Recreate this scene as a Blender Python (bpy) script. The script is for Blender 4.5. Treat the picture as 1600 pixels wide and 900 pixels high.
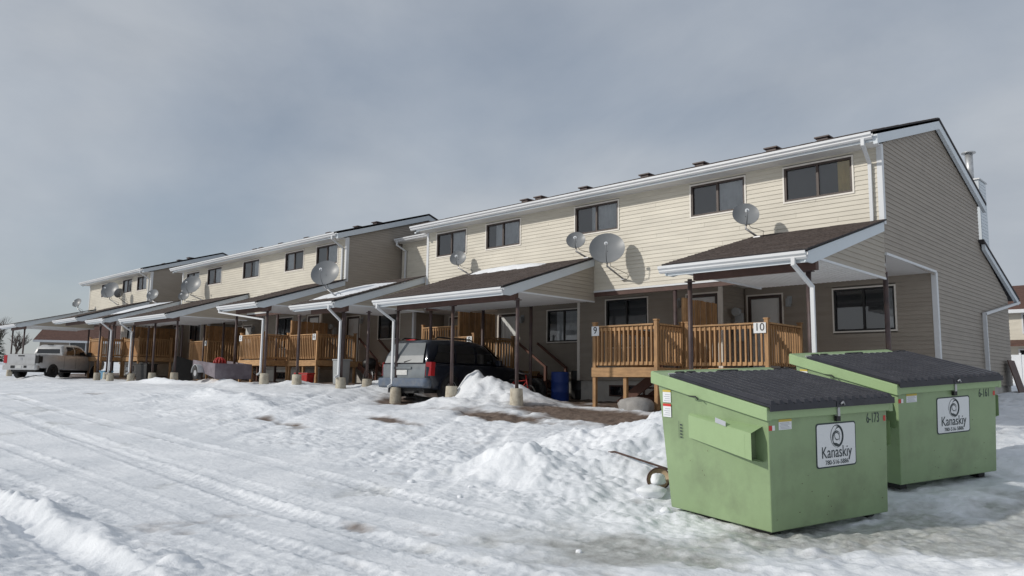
import bpy, math, random
import numpy as np
from mathutils import Vector, Matrix
random.seed(4)
scene = bpy.context.scene
for o in list(bpy.data.objects): bpy.data.objects.remove(o)
col = scene.collection
R_ = math.radians

# ------------------------------------------------------------------ camera (z = 0 is eye height)
cam_d = bpy.data.cameras.new('camera'); cam = bpy.data.objects.new('camera', cam_d); col.objects.link(cam)
CR = [[0.71967, -0.07559, -0.69019], [0.69420, 0.09646, 0.71329], [0.01265, -0.99246, 0.12190]]  # columns: right, down, forward
m = Matrix(((CR[0][0], -CR[0][1], -CR[0][2]), (CR[1][0], -CR[1][1], -CR[1][2]), (CR[2][0], -CR[2][1], -CR[2][2])))
cam.matrix_world = m.to_4x4()
cam_d.sensor_fit = 'HORIZONTAL'; cam_d.sensor_width = 36; cam_d.lens = 1213.92 / 1600 * 36
cam_d.clip_start = 0.1; cam_d.clip_end = 6000
scene.camera = cam

# ------------------------------------------------------------------ world and sun
SUN_AZ, SUN_EL = 32, 27            # light travels towards +Y, +X
world = bpy.data.worlds.new('World'); scene.world = world; world.use_nodes = True
nt = world.node_tree; nt.nodes.clear()
N = nt.nodes.new; L = nt.links.new
out = N('ShaderNodeOutputWorld'); bg = N('ShaderNodeBackground'); bg.inputs['Strength'].default_value = 0.1
sky = N('ShaderNodeTexSky'); sky.sky_type = 'NISHITA'; sky.sun_disc = False
sky.sun_elevation = R_(SUN_EL); sky.sun_rotation = R_(180 + SUN_AZ)
tc = N('ShaderNodeTexCoord')
mp = N('ShaderNodeMapping'); mp.inputs['Scale'].default_value = (1.0, 1.6, 2.6); mp.inputs['Rotation'].default_value = (0, 0.25, 0.5)
L(tc.outputs['Generated'], mp.inputs['Vector'])
n1 = N('ShaderNodeTexNoise'); n1.inputs['Scale'].default_value = 1.5; n1.inputs['Detail'].default_value = 7; n1.inputs['Roughness'].default_value = 0.55
n1.inputs['Distortion'].default_value = 0.25
n2 = N('ShaderNodeTexNoise'); n2.inputs['Scale'].default_value = 0.8; n2.inputs['Detail'].default_value = 4
L(mp.outputs['Vector'], n1.inputs['Vector']); L(mp.outputs['Vector'], n2.inputs['Vector'])
cr1 = N('ShaderNodeValToRGB')
cr1.color_ramp.elements[0].position = 0.30; cr1.color_ramp.elements[0].color = (3.25, 3.65, 4.25, 1)
cr1.color_ramp.elements[1].position = 0.72; cr1.color_ramp.elements[1].color = (5.7, 6.0, 6.35, 1)
L(n1.outputs['Fac'], cr1.inputs['Fac'])
cr2 = N('ShaderNodeValToRGB')
cr2.color_ramp.elements[0].position = 0.28; cr2.color_ramp.elements[0].color = (0.50, 0.50, 0.50, 1)
cr2.color_ramp.elements[1].position = 0.5; cr2.color_ramp.elements[1].color = (0.96, 0.96, 0.96, 1)
L(n2.outputs['Fac'], cr2.inputs['Fac'])
mx = N('ShaderNodeMix'); mx.data_type = 'RGBA'
L(cr2.outputs['Color'], mx.inputs['Factor']); L(sky.outputs['Color'], mx.inputs['A']); L(cr1.outputs['Color'], mx.inputs['B'])
L(mx.outputs['Result'], bg.inputs['Color']); L(bg.outputs[0], out.inputs[0])
sd = bpy.data.lights.new('sun', 'SUN'); sd.energy = 2.4; sd.angle = R_(1.5); sd.color = (1, 0.95, 0.87)
sun = bpy.data.objects.new('sun', sd); col.objects.link(sun)
sdir = Vector((math.sin(R_(SUN_AZ)) * math.cos(R_(SUN_EL)), math.cos(R_(SUN_AZ)) * math.cos(R_(SUN_EL)), -math.sin(R_(SUN_EL))))
sun.rotation_euler = sdir.to_track_quat('-Z', 'Y').to_euler(); sun.location = (-20, -30, 30)
scene.view_settings.view_transform = 'Standard'; scene.view_settings.look = 'None'
scene.view_settings.gamma = 1; scene.view_settings.exposure = 0.0
scene.render.resolution_x = 1024; scene.render.resolution_y = 576

# ------------------------------------------------------------------ materials
MATS = {}
def mat(name, color, rough=0.6, metal=0.0, var=0.0, nscale=6.0, stretch=(1, 1, 1), bump=0.0, bscale=40.0, rnd=0.0, dirt=None, dscale=2.0, damt=0.5, spec=0.4, coat=0.0):
    M = bpy.data.materials.new(name); M.use_nodes = True; t = M.node_tree; b = t.nodes['Principled BSDF']
    b.inputs['Roughness'].default_value = rough; b.inputs['Metallic'].default_value = metal
    b.inputs['Specular IOR Level'].default_value = spec; b.inputs['Coat Weight'].default_value = coat
    n = t.nodes.new; l = t.links.new
    co = n('ShaderNodeTexCoord'); ma = n('ShaderNodeMapping'); ma.inputs['Scale'].default_value = stretch
    l(co.outputs['Object'], ma.inputs['Vector'])
    cur = None
    base = n('ShaderNodeRGB'); base.outputs[0].default_value = (*color, 1); cur = base.outputs[0]
    def shade(cur, fac_out, lo, hi):
        mr = n('ShaderNodeMapRange'); mr.inputs['From Min'].default_value = 0.25; mr.inputs['From Max'].default_value = 0.75
        mr.inputs['To Min'].default_value = lo; mr.inputs['To Max'].default_value = hi; l(fac_out, mr.inputs['Value'])
        mu = n('ShaderNodeMix'); mu.data_type = 'RGBA'; mu.blend_type = 'MULTIPLY'; mu.inputs['Factor'].default_value = 1
        l(cur, mu.inputs['A']); l(mr.outputs['Result'], mu.inputs['B']); return mu.outputs['Result']
    if var:
        no = n('ShaderNodeTexNoise'); no.inputs['Scale'].default_value = nscale; no.inputs['Detail'].default_value = 6
        l(ma.outputs['Vector'], no.inputs['Vector']); cur = shade(cur, no.outputs['Fac'], 1 - var, 1 + var)
    if rnd:
        oi = n('ShaderNodeObjectInfo')
        mr = n('ShaderNodeMapRange'); mr.inputs['To Min'].default_value = 1 - rnd; mr.inputs['To Max'].default_value = 1 + rnd
        l(oi.outputs['Random'], mr.inputs['Value'])
        mu = n('ShaderNodeMix'); mu.data_type = 'RGBA'; mu.blend_type = 'MULTIPLY'; mu.inputs['Factor'].default_value = 1
        l(cur, mu.inputs['A']); l(mr.outputs['Result'], mu.inputs['B']); cur = mu.outputs['Result']
    if dirt:
        dn = n('ShaderNodeTexNoise'); dn.inputs['Scale'].default_value = dscale; dn.inputs['Detail'].default_value = 8; dn.inputs['Roughness'].default_value = 0.65
        l(co.outputs['Object'], dn.inputs['Vector'])
        mr = n('ShaderNodeMapRange'); mr.inputs['From Min'].default_value = 0.48; mr.inputs['From Max'].default_value = 0.72; mr.inputs['To Max'].default_value = damt
        l(dn.outputs['Fac'], mr.inputs['Value'])
        mu = n('ShaderNodeMix'); mu.data_type = 'RGBA'; l(mr.outputs['Result'], mu.inputs['Factor']); l(cur, mu.inputs['A']); mu.inputs['B'].default_value = (*dirt, 1)
        cur = mu.outputs['Result']
    l(cur, b.inputs['Base Color'])
    if bump:
        bn = n('ShaderNodeTexNoise'); bn.inputs['Scale'].default_value = bscale; bn.inputs['Detail'].default_value = 5
        l(ma.outputs['Vector'], bn.inputs['Vector'])
        bu = n('ShaderNodeBump'); bu.inputs['Strength'].default_value = bump; bu.inputs['Distance'].default_value = 0.02
        l(bn.outputs['Fac'], bu.inputs['Height']); l(bu.outputs['Normal'], b.inputs['Normal'])
    MATS[name] = M
    return M
mat('cream', (0.60, 0.56, 0.475), 0.5, var=0.10, nscale=1.1, rnd=0.03, bump=0.15, bscale=60, stretch=(1, 1, 4))
mat('taupe', (0.31, 0.272, 0.23), 0.55, var=0.08, nscale=1.5, rnd=0.04, bump=0.15, bscale=60, stretch=(1, 1, 4))  # two-tone paint of lower walls; on end gables it also carries their shade
mat('porchsiding_bounce', (0.37, 0.33, 0.275), 0.55, var=0.08, nscale=1.5, bump=0.15, bscale=60, stretch=(1, 1, 4))  # porch gable siding, with bounce light put into its colour as a lighter tone
mat('white', (0.64, 0.655, 0.675), 0.4, var=0.06, nscale=3, dirt=(0.45, 0.43, 0.40), dscale=1.5, damt=0.25)
mat('fascia', (0.60, 0.65, 0.69), 0.4, var=0.05, nscale=2, dirt=(0.4, 0.4, 0.4), damt=0.2)
mat('trim', (0.76, 0.72, 0.66), 0.5, var=0.04)
mat('soffit', (0.70, 0.70, 0.70), 0.5, var=0.05, nscale=2)
mat('shingle', (0.105, 0.085, 0.078), 0.9, var=0.45, nscale=18, stretch=(1, 2.5, 2.5), bump=0.5, bscale=120)
mat('dark_roof', (0.045, 0.042, 0.045), 0.9, var=0.3, nscale=14, bump=0.4, bscale=100)
mat('brown_frame', (0.060, 0.042, 0.036), 0.45, var=0.1)
mat('dark_post', (0.075, 0.052, 0.052), 0.5, var=0.3, nscale=5, dirt=(0.16, 0.10, 0.07), dscale=4, damt=0.5)
mat('beam', (0.085, 0.045, 0.036), 0.6, var=0.25, nscale=4)
mat('wood', (0.42, 0.245, 0.118), 0.7, var=0.28, nscale=3.5, stretch=(6, 6, 0.8), rnd=0.20, bump=0.2, bscale=30, dirt=(0.16, 0.09, 0.05), dscale=3, damt=0.5)
mat('woodx', (0.44, 0.265, 0.13), 0.7, var=0.28, nscale=3.5, stretch=(0.8, 6, 6), rnd=0.15, bump=0.2, bscale=30, dirt=(0.18, 0.10, 0.06), dscale=3, damt=0.5)
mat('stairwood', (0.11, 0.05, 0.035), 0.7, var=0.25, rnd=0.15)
mat('plywood', (0.36, 0.19, 0.08), 0.7, var=0.2, nscale=2, stretch=(5, 5, 0.8), rnd=0.12)
mat('concrete', (0.52, 0.50, 0.46), 0.85, var=0.2, nscale=5, bump=0.3, bscale=50, dirt=(0.2, 0.18, 0.15), dscale=2.5, damt=0.6)
mat('footing', (0.46, 0.42, 0.34), 0.85, var=0.22, nscale=7, bump=0.35, bscale=40, dirt=(0.22, 0.17, 0.12), dscale=5, damt=0.7, rnd=0.12)
mat('dish', (0.22, 0.23, 0.24), 0.4, var=0.08, nscale=4, dirt=(0.25, 0.25, 0.25), damt=0.3)
mat('dish_back', (0.2, 0.21, 0.22), 0.5, var=0.1)
mat('black', (0.018, 0.018, 0.019), 0.5, var=0.2)
mat('rubber', (0.022, 0.022, 0.023), 0.8, var=0.3, nscale=10, dirt=(0.14, 0.13, 0.12), dscale=6, damt=0.35)
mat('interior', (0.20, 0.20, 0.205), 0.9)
mat('curtain', (0.78, 0.79, 0.80), 0.8, var=0.1)
mat('curtain_yellow', (0.80, 0.62, 0.28), 0.8, var=0.1)
mat('door_white', (0.66, 0.67, 0.66), 0.45, var=0.04)
mat('metal', (0.45, 0.45, 0.46), 0.4, 0.7, var=0.15)
mat('galv', (0.52, 0.53, 0.54), 0.45, 0.6, var=0.2, nscale=8)
mat('meter_grey', (0.34, 0.36, 0.37), 0.5, var=0.1)
mat('green', (0.25, 0.345, 0.185), 0.42, var=0.10, nscale=2.2, dirt=(0.17, 0.22, 0.125), dscale=1.6, damt=0.75, bump=0.14, bscale=5, spec=0.5)
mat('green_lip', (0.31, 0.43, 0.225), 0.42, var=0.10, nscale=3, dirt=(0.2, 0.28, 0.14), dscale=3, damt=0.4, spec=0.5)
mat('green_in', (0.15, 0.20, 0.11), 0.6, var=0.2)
mat('lid', (0.022, 0.023, 0.032), 0.36, var=0.2, nscale=5, dirt=(0.06, 0.06, 0.068), dscale=2.5, damt=0.4)
mat('decal_white', (0.74, 0.76, 0.78), 0.4)
mat('decal_dark', (0.03, 0.045, 0.05), 0.5)
mat('decal_print', (0.42, 0.44, 0.48), 0.5)
mat('decal_yellow', (0.55, 0.42, 0.08), 0.5)
mat('decal_red', (0.55, 0.04, 0.03), 0.4)
mat('rust', (0.10, 0.06, 0.035), 0.8, var=0.4)
mat('suv_paint', (0.012, 0.016, 0.028), 0.28, 0.2, coat=0.6, dirt=(0.10, 0.10, 0.10), dscale=3, damt=0.25)
mat('suv_rear', (0.15, 0.17, 0.185), 0.6, 0.1, var=0.25, nscale=3, dirt=(0.24, 0.25, 0.25), dscale=2.5, damt=0.7)
mat('suv_bumper', (0.10, 0.13, 0.18), 0.6, var=0.2, dirt=(0.2, 0.2, 0.2), dscale=5, damt=0.7)
mat('dusty_glass', (0.15, 0.165, 0.175), 0.35, var=0.2, nscale=2.5)
mat('dark_glass', (0.012, 0.013, 0.015), 0.06, spec=0.7, coat=0.5)
mat('tail_red', (0.42, 0.02, 0.025), 0.2, coat=0.5)
mat('truck_paint', (0.52, 0.52, 0.52), 0.35, 0.15, coat=0.5, var=0.05, dirt=(0.32, 0.31, 0.30), dscale=2.5, damt=0.5)
mat('plate', (0.6, 0.6, 0.58), 0.5, var=0.15, nscale=20)
mat('purple', (0.15, 0.125, 0.145), 0.6, var=0.2, nscale=4, dirt=(0.3, 0.28, 0.3), damt=0.4)
mat('red', (0.40, 0.03, 0.025), 0.45, var=0.3, nscale=8)
mat('blue', (0.02, 0.055, 0.26), 0.4, var=0.15)
mat('ltblue', (0.12, 0.26, 0.38), 0.5, var=0.15)
mat('brown_roof', (0.11, 0.058, 0.045), 0.9, var=0.3, nscale=4, bump=0.3)
mat('bark', (0.085, 0.066, 0.058), 0.9, var=0.3, nscale=12)
mat('conifer', (0.035, 0.055, 0.035), 0.9, var=0.4, nscale=5)
mat('snowlump', (0.84, 0.86, 0.89), 0.6, var=0.04, bump=0.5, bscale=18)
mat('rock', (0.30, 0.29, 0.28), 0.85, var=0.25, nscale=5, bump=0.5, bscale=15)
mat('stick', (0.085, 0.05, 0.04), 0.8, var=0.3, nscale=10)
mat('tan', (0.42, 0.33, 0.22), 0.6, var=0.2)
# window glass: clear pane with a Fresnel reflection
G = bpy.data.materials.new('glass'); G.use_nodes = True; t = G.node_tree; t.nodes.clear()
o_ = t.nodes.new('ShaderNodeOutputMaterial'); tr = t.nodes.new('ShaderNodeBsdfTransparent'); gl = t.nodes.new('ShaderNodeBsdfGlossy')
tr.inputs[0].default_value = (0.86, 0.88, 0.89, 1); gl.inputs['Roughness'].default_value = 0.03
fr = t.nodes.new('ShaderNodeFresnel'); fr.inputs[0].default_value = 2.1; ms = t.nodes.new('ShaderNodeMixShader')
t.links.new(fr.outputs[0], ms.inputs[0]); t.links.new(tr.outputs[0], ms.inputs[1]); t.links.new(gl.outputs[0], ms.inputs[2]); t.links.new(ms.outputs[0], o_.inputs[0])
MATS['glass'] = G

# ------------------------------------------------------------------ mesh helpers
WP = {}                                       # world translation of unrotated parents
class MB:
    def __init__(s): s.v = []; s.f = []; s.fm = []; s.smooth = []; s.cm = 0; s.sm = False
    def face(s, pts):
        i = len(s.v); s.v += [tuple(p) for p in pts]; s.f.append(tuple(range(i, i + len(pts)))); s.fm.append(s.cm); s.smooth.append(s.sm)
    def mesh(s, vs, fs):
        i = len(s.v); s.v += [tuple(p) for p in vs]
        for f in fs: s.f.append(tuple(i + k for k in f)); s.fm.append(s.cm); s.smooth.append(s.sm)
        return s
    def box(s, x0, x1, y0, y1, z0, z1):
        vs = [(x0, y0, z0), (x1, y0, z0), (x1, y1, z0), (x0, y1, z0), (x0, y0, z1), (x1, y0, z1), (x1, y1, z1), (x0, y1, z1)]
        return s.mesh(vs, [(0, 3, 2, 1), (4, 5, 6, 7), (0, 1, 5, 4), (1, 2, 6, 5), (2, 3, 7, 6), (3, 0, 4, 7)])
    def beam(s, p0, p1, w, h, up=(0, 0, 1)):
        p0 = Vector(p0); p1 = Vector(p1); d = (p1 - p0).normalized(); u = Vector(up)
        r = d.cross(u).normalized() * (w / 2); u = r.cross(d).normalized() * (h / 2)
        vs = [p + a * r + b * u for p in (p0, p1) for a, b in ((-1, -1), (1, -1), (1, 1), (-1, 1))]
        return s.mesh(vs, [(0, 1, 2, 3), (7, 6, 5, 4), (0, 4, 5, 1), (1, 5, 6, 2), (2, 6, 7, 3), (3, 7, 4, 0)])
    def tube(s, pts, r, n=8, caps=True):
        pts = [Vector(p) for p in pts]; rs = r if isinstance(r, (list, tuple)) else [r] * len(pts)
        s.sm = True; i0 = len(s.v); ref = None
        for k, p in enumerate(pts):
            d = (pts[min(k + 1, len(pts) - 1)] - pts[max(k - 1, 0)]).normalized()
            if ref is None: ref = Vector((0, 0, 1)) if abs(d.z) < 0.9 else Vector((1, 0, 0))
            a = d.cross(ref).normalized(); b = a.cross(d).normalized()
            for q in range(n):
                t_ = 2 * math.pi * q / n; s.v.append(tuple(p + rs[k] * (math.cos(t_) * a + math.sin(t_) * b)))
        for k in range(len(pts) - 1):
            for q in range(n):
                a = i0 + k * n + q; b = i0 + k * n + (q + 1) % n
                s.f.append((a, a + n, b + n, b)); s.fm.append(s.cm); s.smooth.append(True)
        if caps:
            s.f.append(tuple(i0 + q for q in range(n))); s.fm.append(s.cm); s.smooth.append(False)
            e = i0 + (len(pts) - 1) * n
            s.f.append(tuple(e + n - 1 - q for q in range(n))); s.fm.append(s.cm); s.smooth.append(False)
        s.sm = False
        return s
    def lathe(s, prof, n=24, M=None, closed=False):
        i0 = len(s.v); M = M or Matrix.Identity(4)
        for r, z in prof:
            for q in range(n):
                t_ = 2 * math.pi * q / n; s.v.append(tuple(M @ Vector((r * math.cos(t_), r * math.sin(t_), z))))
        for k in range(len(prof) - 1):
            for q in range(n):
                a = i0 + k * n + q; b = i0 + k * n + (q + 1) % n
                s.f.append((a, b, b + n, a + n)); s.fm.append(s.cm); s.smooth.append(True)
        return s
    def prism(s, poly, d):
        """poly: list of 3D points (planar); d: extrusion vector"""
        d = Vector(d); n = len(poly); a = [Vector(p) for p in poly]; b = [p + d for p in a]
        fs = [tuple(range(n)), tuple(range(2 * n - 1, n - 1, -1))] + [(k, n + k, n + (k + 1) % n, (k + 1) % n) for k in range(n)]
        return s.mesh(a + b, fs)
    def data(s, name, mats):
        me = bpy.data.meshes.new(name); me.from_pydata(s.v, [], s.f)
        for mm in (mats if isinstance(mats, (list, tuple)) else [mats]): me.materials.append(MATS[mm])
        me.polygons.foreach_set('material_index', s.fm); me.polygons.foreach_set('use_smooth', s.smooth); me.update()
        return me
    def build(s, name, mats, parent=None, local=False, fix=True, bevel=0):
        if parent is not None and not local:
            w = WP[parent.name]; s.v = [(a - w[0], b - w[1], c - w[2]) for a, b, c in s.v]
        me = s.data(name, mats)
        if fix:
            import bmesh
            bm = bmesh.new(); bm.from_mesh(me); bmesh.ops.recalc_face_normals(bm, faces=bm.faces); bm.to_mesh(me); bm.free()
        ob = bpy.data.objects.new(name, me); col.objects.link(ob)
        if parent is not None:
            ob.parent = parent
            if not local: WP[ob.name] = WP[parent.name]
        else: WP[ob.name] = (0, 0, 0)
        if bevel:
            md = ob.modifiers.new('bevel', 'BEVEL'); md.width = bevel; md.segments = 2; md.limit_method = 'ANGLE'
        return ob
def tag(o, label=None, cat=None, group=None, kind=None):
    for k, v in (('label', label), ('category', cat), ('group', group), ('kind', kind)):
        if v: o[k] = v
    return o
def thing(name, loc, label, cat, group=None, rot=None):
    e = bpy.data.objects.new(name, None); col.objects.link(e); e.location = loc; e.empty_display_size = 0.2
    if rot is not None: e.rotation_euler = rot
    WP[e.name] = tuple(loc)
    return tag(e, label, cat, group)
def inst(name, me, parent, wloc, local=False):
    ob = bpy.data.objects.new(name, me); col.objects.link(ob); ob.parent = parent
    w = (0, 0, 0) if local else WP[parent.name]
    ob.location = (wloc[0] - w[0], wloc[1] - w[1], wloc[2] - w[2]); return ob
def text_mesh(txt, size, depth=0.002, cx=True):
    cu = bpy.data.curves.new('txt', 'FONT'); cu.body = txt; cu.size = size; cu.extrude = depth
    if cx: cu.align_x = 'CENTER'; cu.align_y = 'CENTER'
    ob = bpy.data.objects.new('txt', cu); col.objects.link(ob)
    dg = bpy.context.evaluated_depsgraph_get(); me = bpy.data.meshes.new_from_object(ob.evaluated_get(dg))
    bpy.data.objects.remove(ob); return me

# ------------------------------------------------------------------ terrain
CP = np.array([(0, 0, -1.56), (0, 5, -1.53), (-4, 3, -1.53), (-3.7, 7.5, -1.50), (-5.2, 8.0, -1.46), (-3.1, 9.4, -1.42), (-3.3, 10.3, -1.28), (-2.5, 12.1, -1.15), (-4.8, 11.0, -1.12),
    (0, 9, -1.42), (3, 14, -1.0), (-2, 16, -0.80), (-8, 13, -0.80), (-12.5, 13.3, -0.52), (-15, 13.3, -0.48), (-17.3, 13.5, -0.52), (-17.2, 16, -0.56), (-12.3, 15.7, -0.56),
    (-10, 17, -0.5), (-10, 20, -0.42), (-20.2, 13.3, -0.23), (-22.3, 13.3, -0.20), (-25, 13.3, -0.17), (-29, 13.3, -0.15), (-34, 13.3, -0.14), (-50, 13, -0.10), (-48, 15, -0.02),
    (-20, 20, -0.25), (-30, 20, -0.1), (-5.4, 20, -0.45), (-5.4, 27, -0.05), (5, 22, -0.5), (5, 32, 0.0), (-12, 5, -1.35), (-9, 8, -1.30), (-22, 5, -0.95), (-12, 0, -1.5), (-34, 5, -0.55), (-50, 5, -0.25),
    (-25, -5, -1.1), (10, 0, -1.6), (10, 12, -1.3), (-15, 10, -0.85), (-22, 10, -0.5), (-75, 15, 1.0), (-100, 30, 2.0), (-80, -10, 0.6), (-130, 40, 2.4), (-50, 25, 0.4), (-12, 60, 0.4), (15, 60, 0.4), (-60, 60, 0.8),
    (120, 120, 0.5), (-150, 150, 1.5), (150, -100, -1.5), (-150, -120, 0), (300, 300, 0.8), (-400, 100, 2.6), (-300, 400, 1.5), (400, 0, -1), (0, 500, 0.6), (0, -300, -1.6)], float)
def tk(r2): return np.where(r2 > 1e-12, 0.5 * r2 * np.log(r2 + 1e-12), 0)
S_ = 20.0
P2 = CP[:, :2] / S_; n_ = len(CP)
K = tk(((P2[:, None] - P2[None]) ** 2).sum(2)) + np.eye(n_) * 0.004
Aq = np.zeros((n_ + 3, n_ + 3)); Aq[:n_, :n_] = K; Aq[:n_, n_] = 1; Aq[:n_, n_ + 1:] = P2; Aq[n_, :n_] = 1; Aq[n_ + 1:, :n_] = P2.T
co_ = np.linalg.solve(Aq, np.concatenate([CP[:, 2], np.zeros(3)]))
def base_h(X, Y):
    X = np.clip(np.asarray(X, float), -420, 420); Y = np.clip(np.asarray(Y, float), -320, 520)
    sh = X.shape; q = np.stack([X.ravel(), Y.ravel()], 1) / S_; out = np.zeros(len(q))
    for i in range(0, len(q), 20000):
        c = q[i:i + 20000]; out[i:i + 20000] = tk(((c[:, None] - P2[None]) ** 2).sum(2)) @ co_[:n_] + co_[n_] + c @ co_[n_ + 1:]
    return out.reshape(sh)
def vnoise(X, Y, sc, seed):
    x = X / sc + seed * 17.3; y = Y / sc + seed * 9.1; xi = np.floor(x).astype(np.int64); yi = np.floor(y).astype(np.int64)
    fx = x - xi; fy = y - yi; fx = fx * fx * (3 - 2 * fx); fy = fy * fy * (3 - 2 * fy)
    def h(a, b):
        k = (a * 374761393 + b * 668265263 + seed * 1442695) & 0x7fffffff; k = ((k ^ (k >> 13)) * 1274126177) & 0x7fffffff
        return ((k ^ (k >> 16)) & 0xffff) / 65535.0 * 2 - 1
    return (h(xi, yi) * (1 - fx) + h(xi + 1, yi) * fx) * (1 - fy) + (h(xi, yi + 1) * (1 - fx) + h(xi + 1, yi + 1) * fx) * fy
def fbm(X, Y, sc, seed, octv=4, g=0.5):
    r = 0; a = 1
    for k in range(octv): r = r + a * vnoise(X, Y, sc / 2 ** k, seed + k); a *= g
    return r
def worley(X, Y, sc, seed):
    x = X / sc; y = Y / sc; xi = np.floor(x).astype(np.int64); yi = np.floor(y).astype(np.int64); best = np.full(X.shape, 9.0); rb = np.zeros(X.shape)
    def hh(a, b, k):
        q = (a * 374761393 + b * 668265263 + (seed + k) * 144269504) & 0x7fffffff; q = ((q ^ (q >> 13)) * 1274126177) & 0x7fffffff
        return ((q ^ (q >> 16)) & 0xffff) / 65535.0
    for i in (-1, 0, 1):
        for j in (-1, 0, 1):
            a = xi + i; b = yi + j; r1 = hh(a, b, 1); d = np.hypot(a + r1 - x, b + hh(a, b, 2) - y); rr = hh(a, b, 3)
            d = d / (0.25 + 0.75 * rr); k = d < best; best = np.where(k, d, best); rb = np.where(k, rr, rb)
    return best, rb
def chunks(X, Y, sc, seed):
    d, rr = worley(X + 0.12 * sc * vnoise(X, Y, sc * .35, seed), Y + 0.12 * sc * vnoise(Y, X, sc * .35, seed + 3), sc, seed)
    return np.clip(1 - d / 0.75, 0, 1) ** 0.55 * (0.35 + rr)
def ss(a, b, x): t_ = np.clip((x - a) / (b - a), 0, 1); return t_ * t_ * (3 - 2 * t_)
def gauss(X, Y, cx, cy, sx, sy, rot=0):
    c, s = math.cos(rot), math.sin(rot); u = (X - cx) * c + (Y - cy) * s; v = -(X - cx) * s + (Y - cy) * c
    return np.exp(-(u / sx) ** 2 - (v / sy) ** 2)
def surface(X, Y):
    """height, mud 0..1, ice 0..1"""
    z = base_h(X, Y)
    wx = X + 0.28 * fbm(X, Y, 1.3, 3, 3); wy = Y + 0.22 * fbm(X, Y, 1.3, 11, 3)
    near = np.exp(-((X + 6) ** 2 + (Y - 8) ** 2) / 1600.0)
    # piles (plowed snow)
    pile = 0.62 * gauss(wx, wy, -14.9, 14.3, 0.72, 0.62, 0.05) + 0.46 * gauss(wx, wy, -13.8, 14.4, 0.85, 0.6)
    pile += 0.16 * gauss(wx, wy, -14.6, 12.9, 0.8, 0.4, 0.2)
    pile += 0.78 * gauss(wx, wy, -6.4, 10.9, 0.95, 1.2, 0.5) + 0.26 * gauss(wx, wy, -8.0, 10.9, 1.0, 0.8, 0.3) + 0.25 * gauss(wx, wy, -6.3, 9.6, 0.9, 0.8)
    pile += 0.22 * gauss(wx, wy, -8.3, 8.3, 0.85, 0.30, 0.75) + 0.25 * gauss(wx, wy, -7.5, 8.6, 0.9, 0.35, 0.9) + 0.18 * gauss(wx, wy, -6.9, 8.1, 0.8, 0.5, 0.2)
    pile += 0.40 * gauss(wx, wy, -19.6, 14.9, 1.1, 0.8) + 0.22 * gauss(wx, wy, -26.6, 12.6, 1.6, 0.35) + 0.2 * gauss(wx, wy, -23.6, 13.8, 0.9, 0.5)
    pile += 0.20 * gauss(wx, wy, -31, 12.4, 2.2, 0.35) + 0.16 * gauss(wx, wy, -20.5, 10.2, 4.0, 0.45, -0.12) + 0.2 * gauss(wx, wy, -47.5, 12.5, 2, 0.5)
    pile += 0.26 * gauss(wx, wy, -0.7, 7.3, 1.1, 0.5, 0.9) + 0.22 * gauss(wx, wy, 0.3, 8.3, 1.2, 0.7, 0.8) + 0.16 * gauss(wx, wy, -1.3, 6.5, 0.8, 0.3, 0.9)
    pile += 0.12 * gauss(wx, wy, -8.5, 1.75, 3.2, 0.30, 0.02) + 0.12 * gauss(wx, wy, -9.5, 2.6, 2.6, 0.14, 0.03)
    rough = np.clip(pile * 3.0, 0, 1)
    z = z + pile * (1 + 0.13 * fbm(X, Y, 0.5, 21, 4)) + rough * 0.022 * fbm(X, Y, 0.22, 31, 3, 0.6)
    # trampled rough snow away from the driven lane
    z = z + np.clip((gauss(X, Y, -7.9, 8.4, 1.2, 0.8, 0.8) + gauss(X, Y, -6.6, 10.4, 1.2, 1.4) * .7 + gauss(X, Y, -0.6, 7.4, 1.4, 0.9, .9) * .8), 0, 1) * 0.13 * chunks(X, Y, 0.62, 240)
    lane = ss(3.0, 3.5, Y) * (1 - ss(6.0, 7.0, Y + 0.05 * X))
    tramp = (1 - lane) * near
    z = z + tramp * 0.026 * fbm(X, Y, 0.55, 41, 5, 0.55) + near * 0.018 * fbm(X, Y, 2.6, 51, 2)
    z = z + near * (0.004 + 0.007 * (1 - lane)) * fbm(X, Y, 0.12, 61, 2)
    patch = ss(-0.05, 0.55, fbm(X, Y, 1.8, 75, 3)) * (1 - lane) * near
    cm = np.clip(rough * 0.9 + 0.55 * patch, 0, 1)
    z = z + cm * (0.075 * chunks(X, Y, 0.30, 200) * ss(0.0, 0.5, fbm(X, Y, 0.9, 77, 2) + 0.25) + 0.034 * chunks(X, Y, 0.13, 210)) + near * (0.012 - 0.006 * lane) * chunks(X, Y, 0.075, 220) * ss(-.1, .5, fbm(X, Y, 0.6, 79, 3))
    # wheel ruts and tread prints along the lane
    for k, (yc, w, dep) in enumerate(((4.75, 0.17, 0.035), (5.35, 0.16, 0.03), (3.35, 0.16, 0.03), (6.1, 0.14, 0.022), (2.35, 0.15, 0.05), (4.1, 0.12, 0.02))):
        yy = Y - yc - 0.12 * np.sin(X * 0.22 + k) - 0.02 * X * (k % 3 - 1)
        rut = np.exp(-(yy / w) ** 4); fade = 0.5 + 0.5 * ss(-0.4, 0.5, fbm(X, Y, 3.0, 80 + k, 2))
        tread = (np.sin(X * 2 * math.pi / 0.15 + np.sign(yy) * yy * 18) > 0.1) * (0.0 if k == 4 else 0.010)
        z = z - rut * fade * (dep - tread) + 0.014 * fade * np.exp(-((np.abs(yy) - w * 1.35) / 0.06) ** 2) * (0.2 + 1.5 * chunks(X, Y, 0.10, 230 + k))
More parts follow.
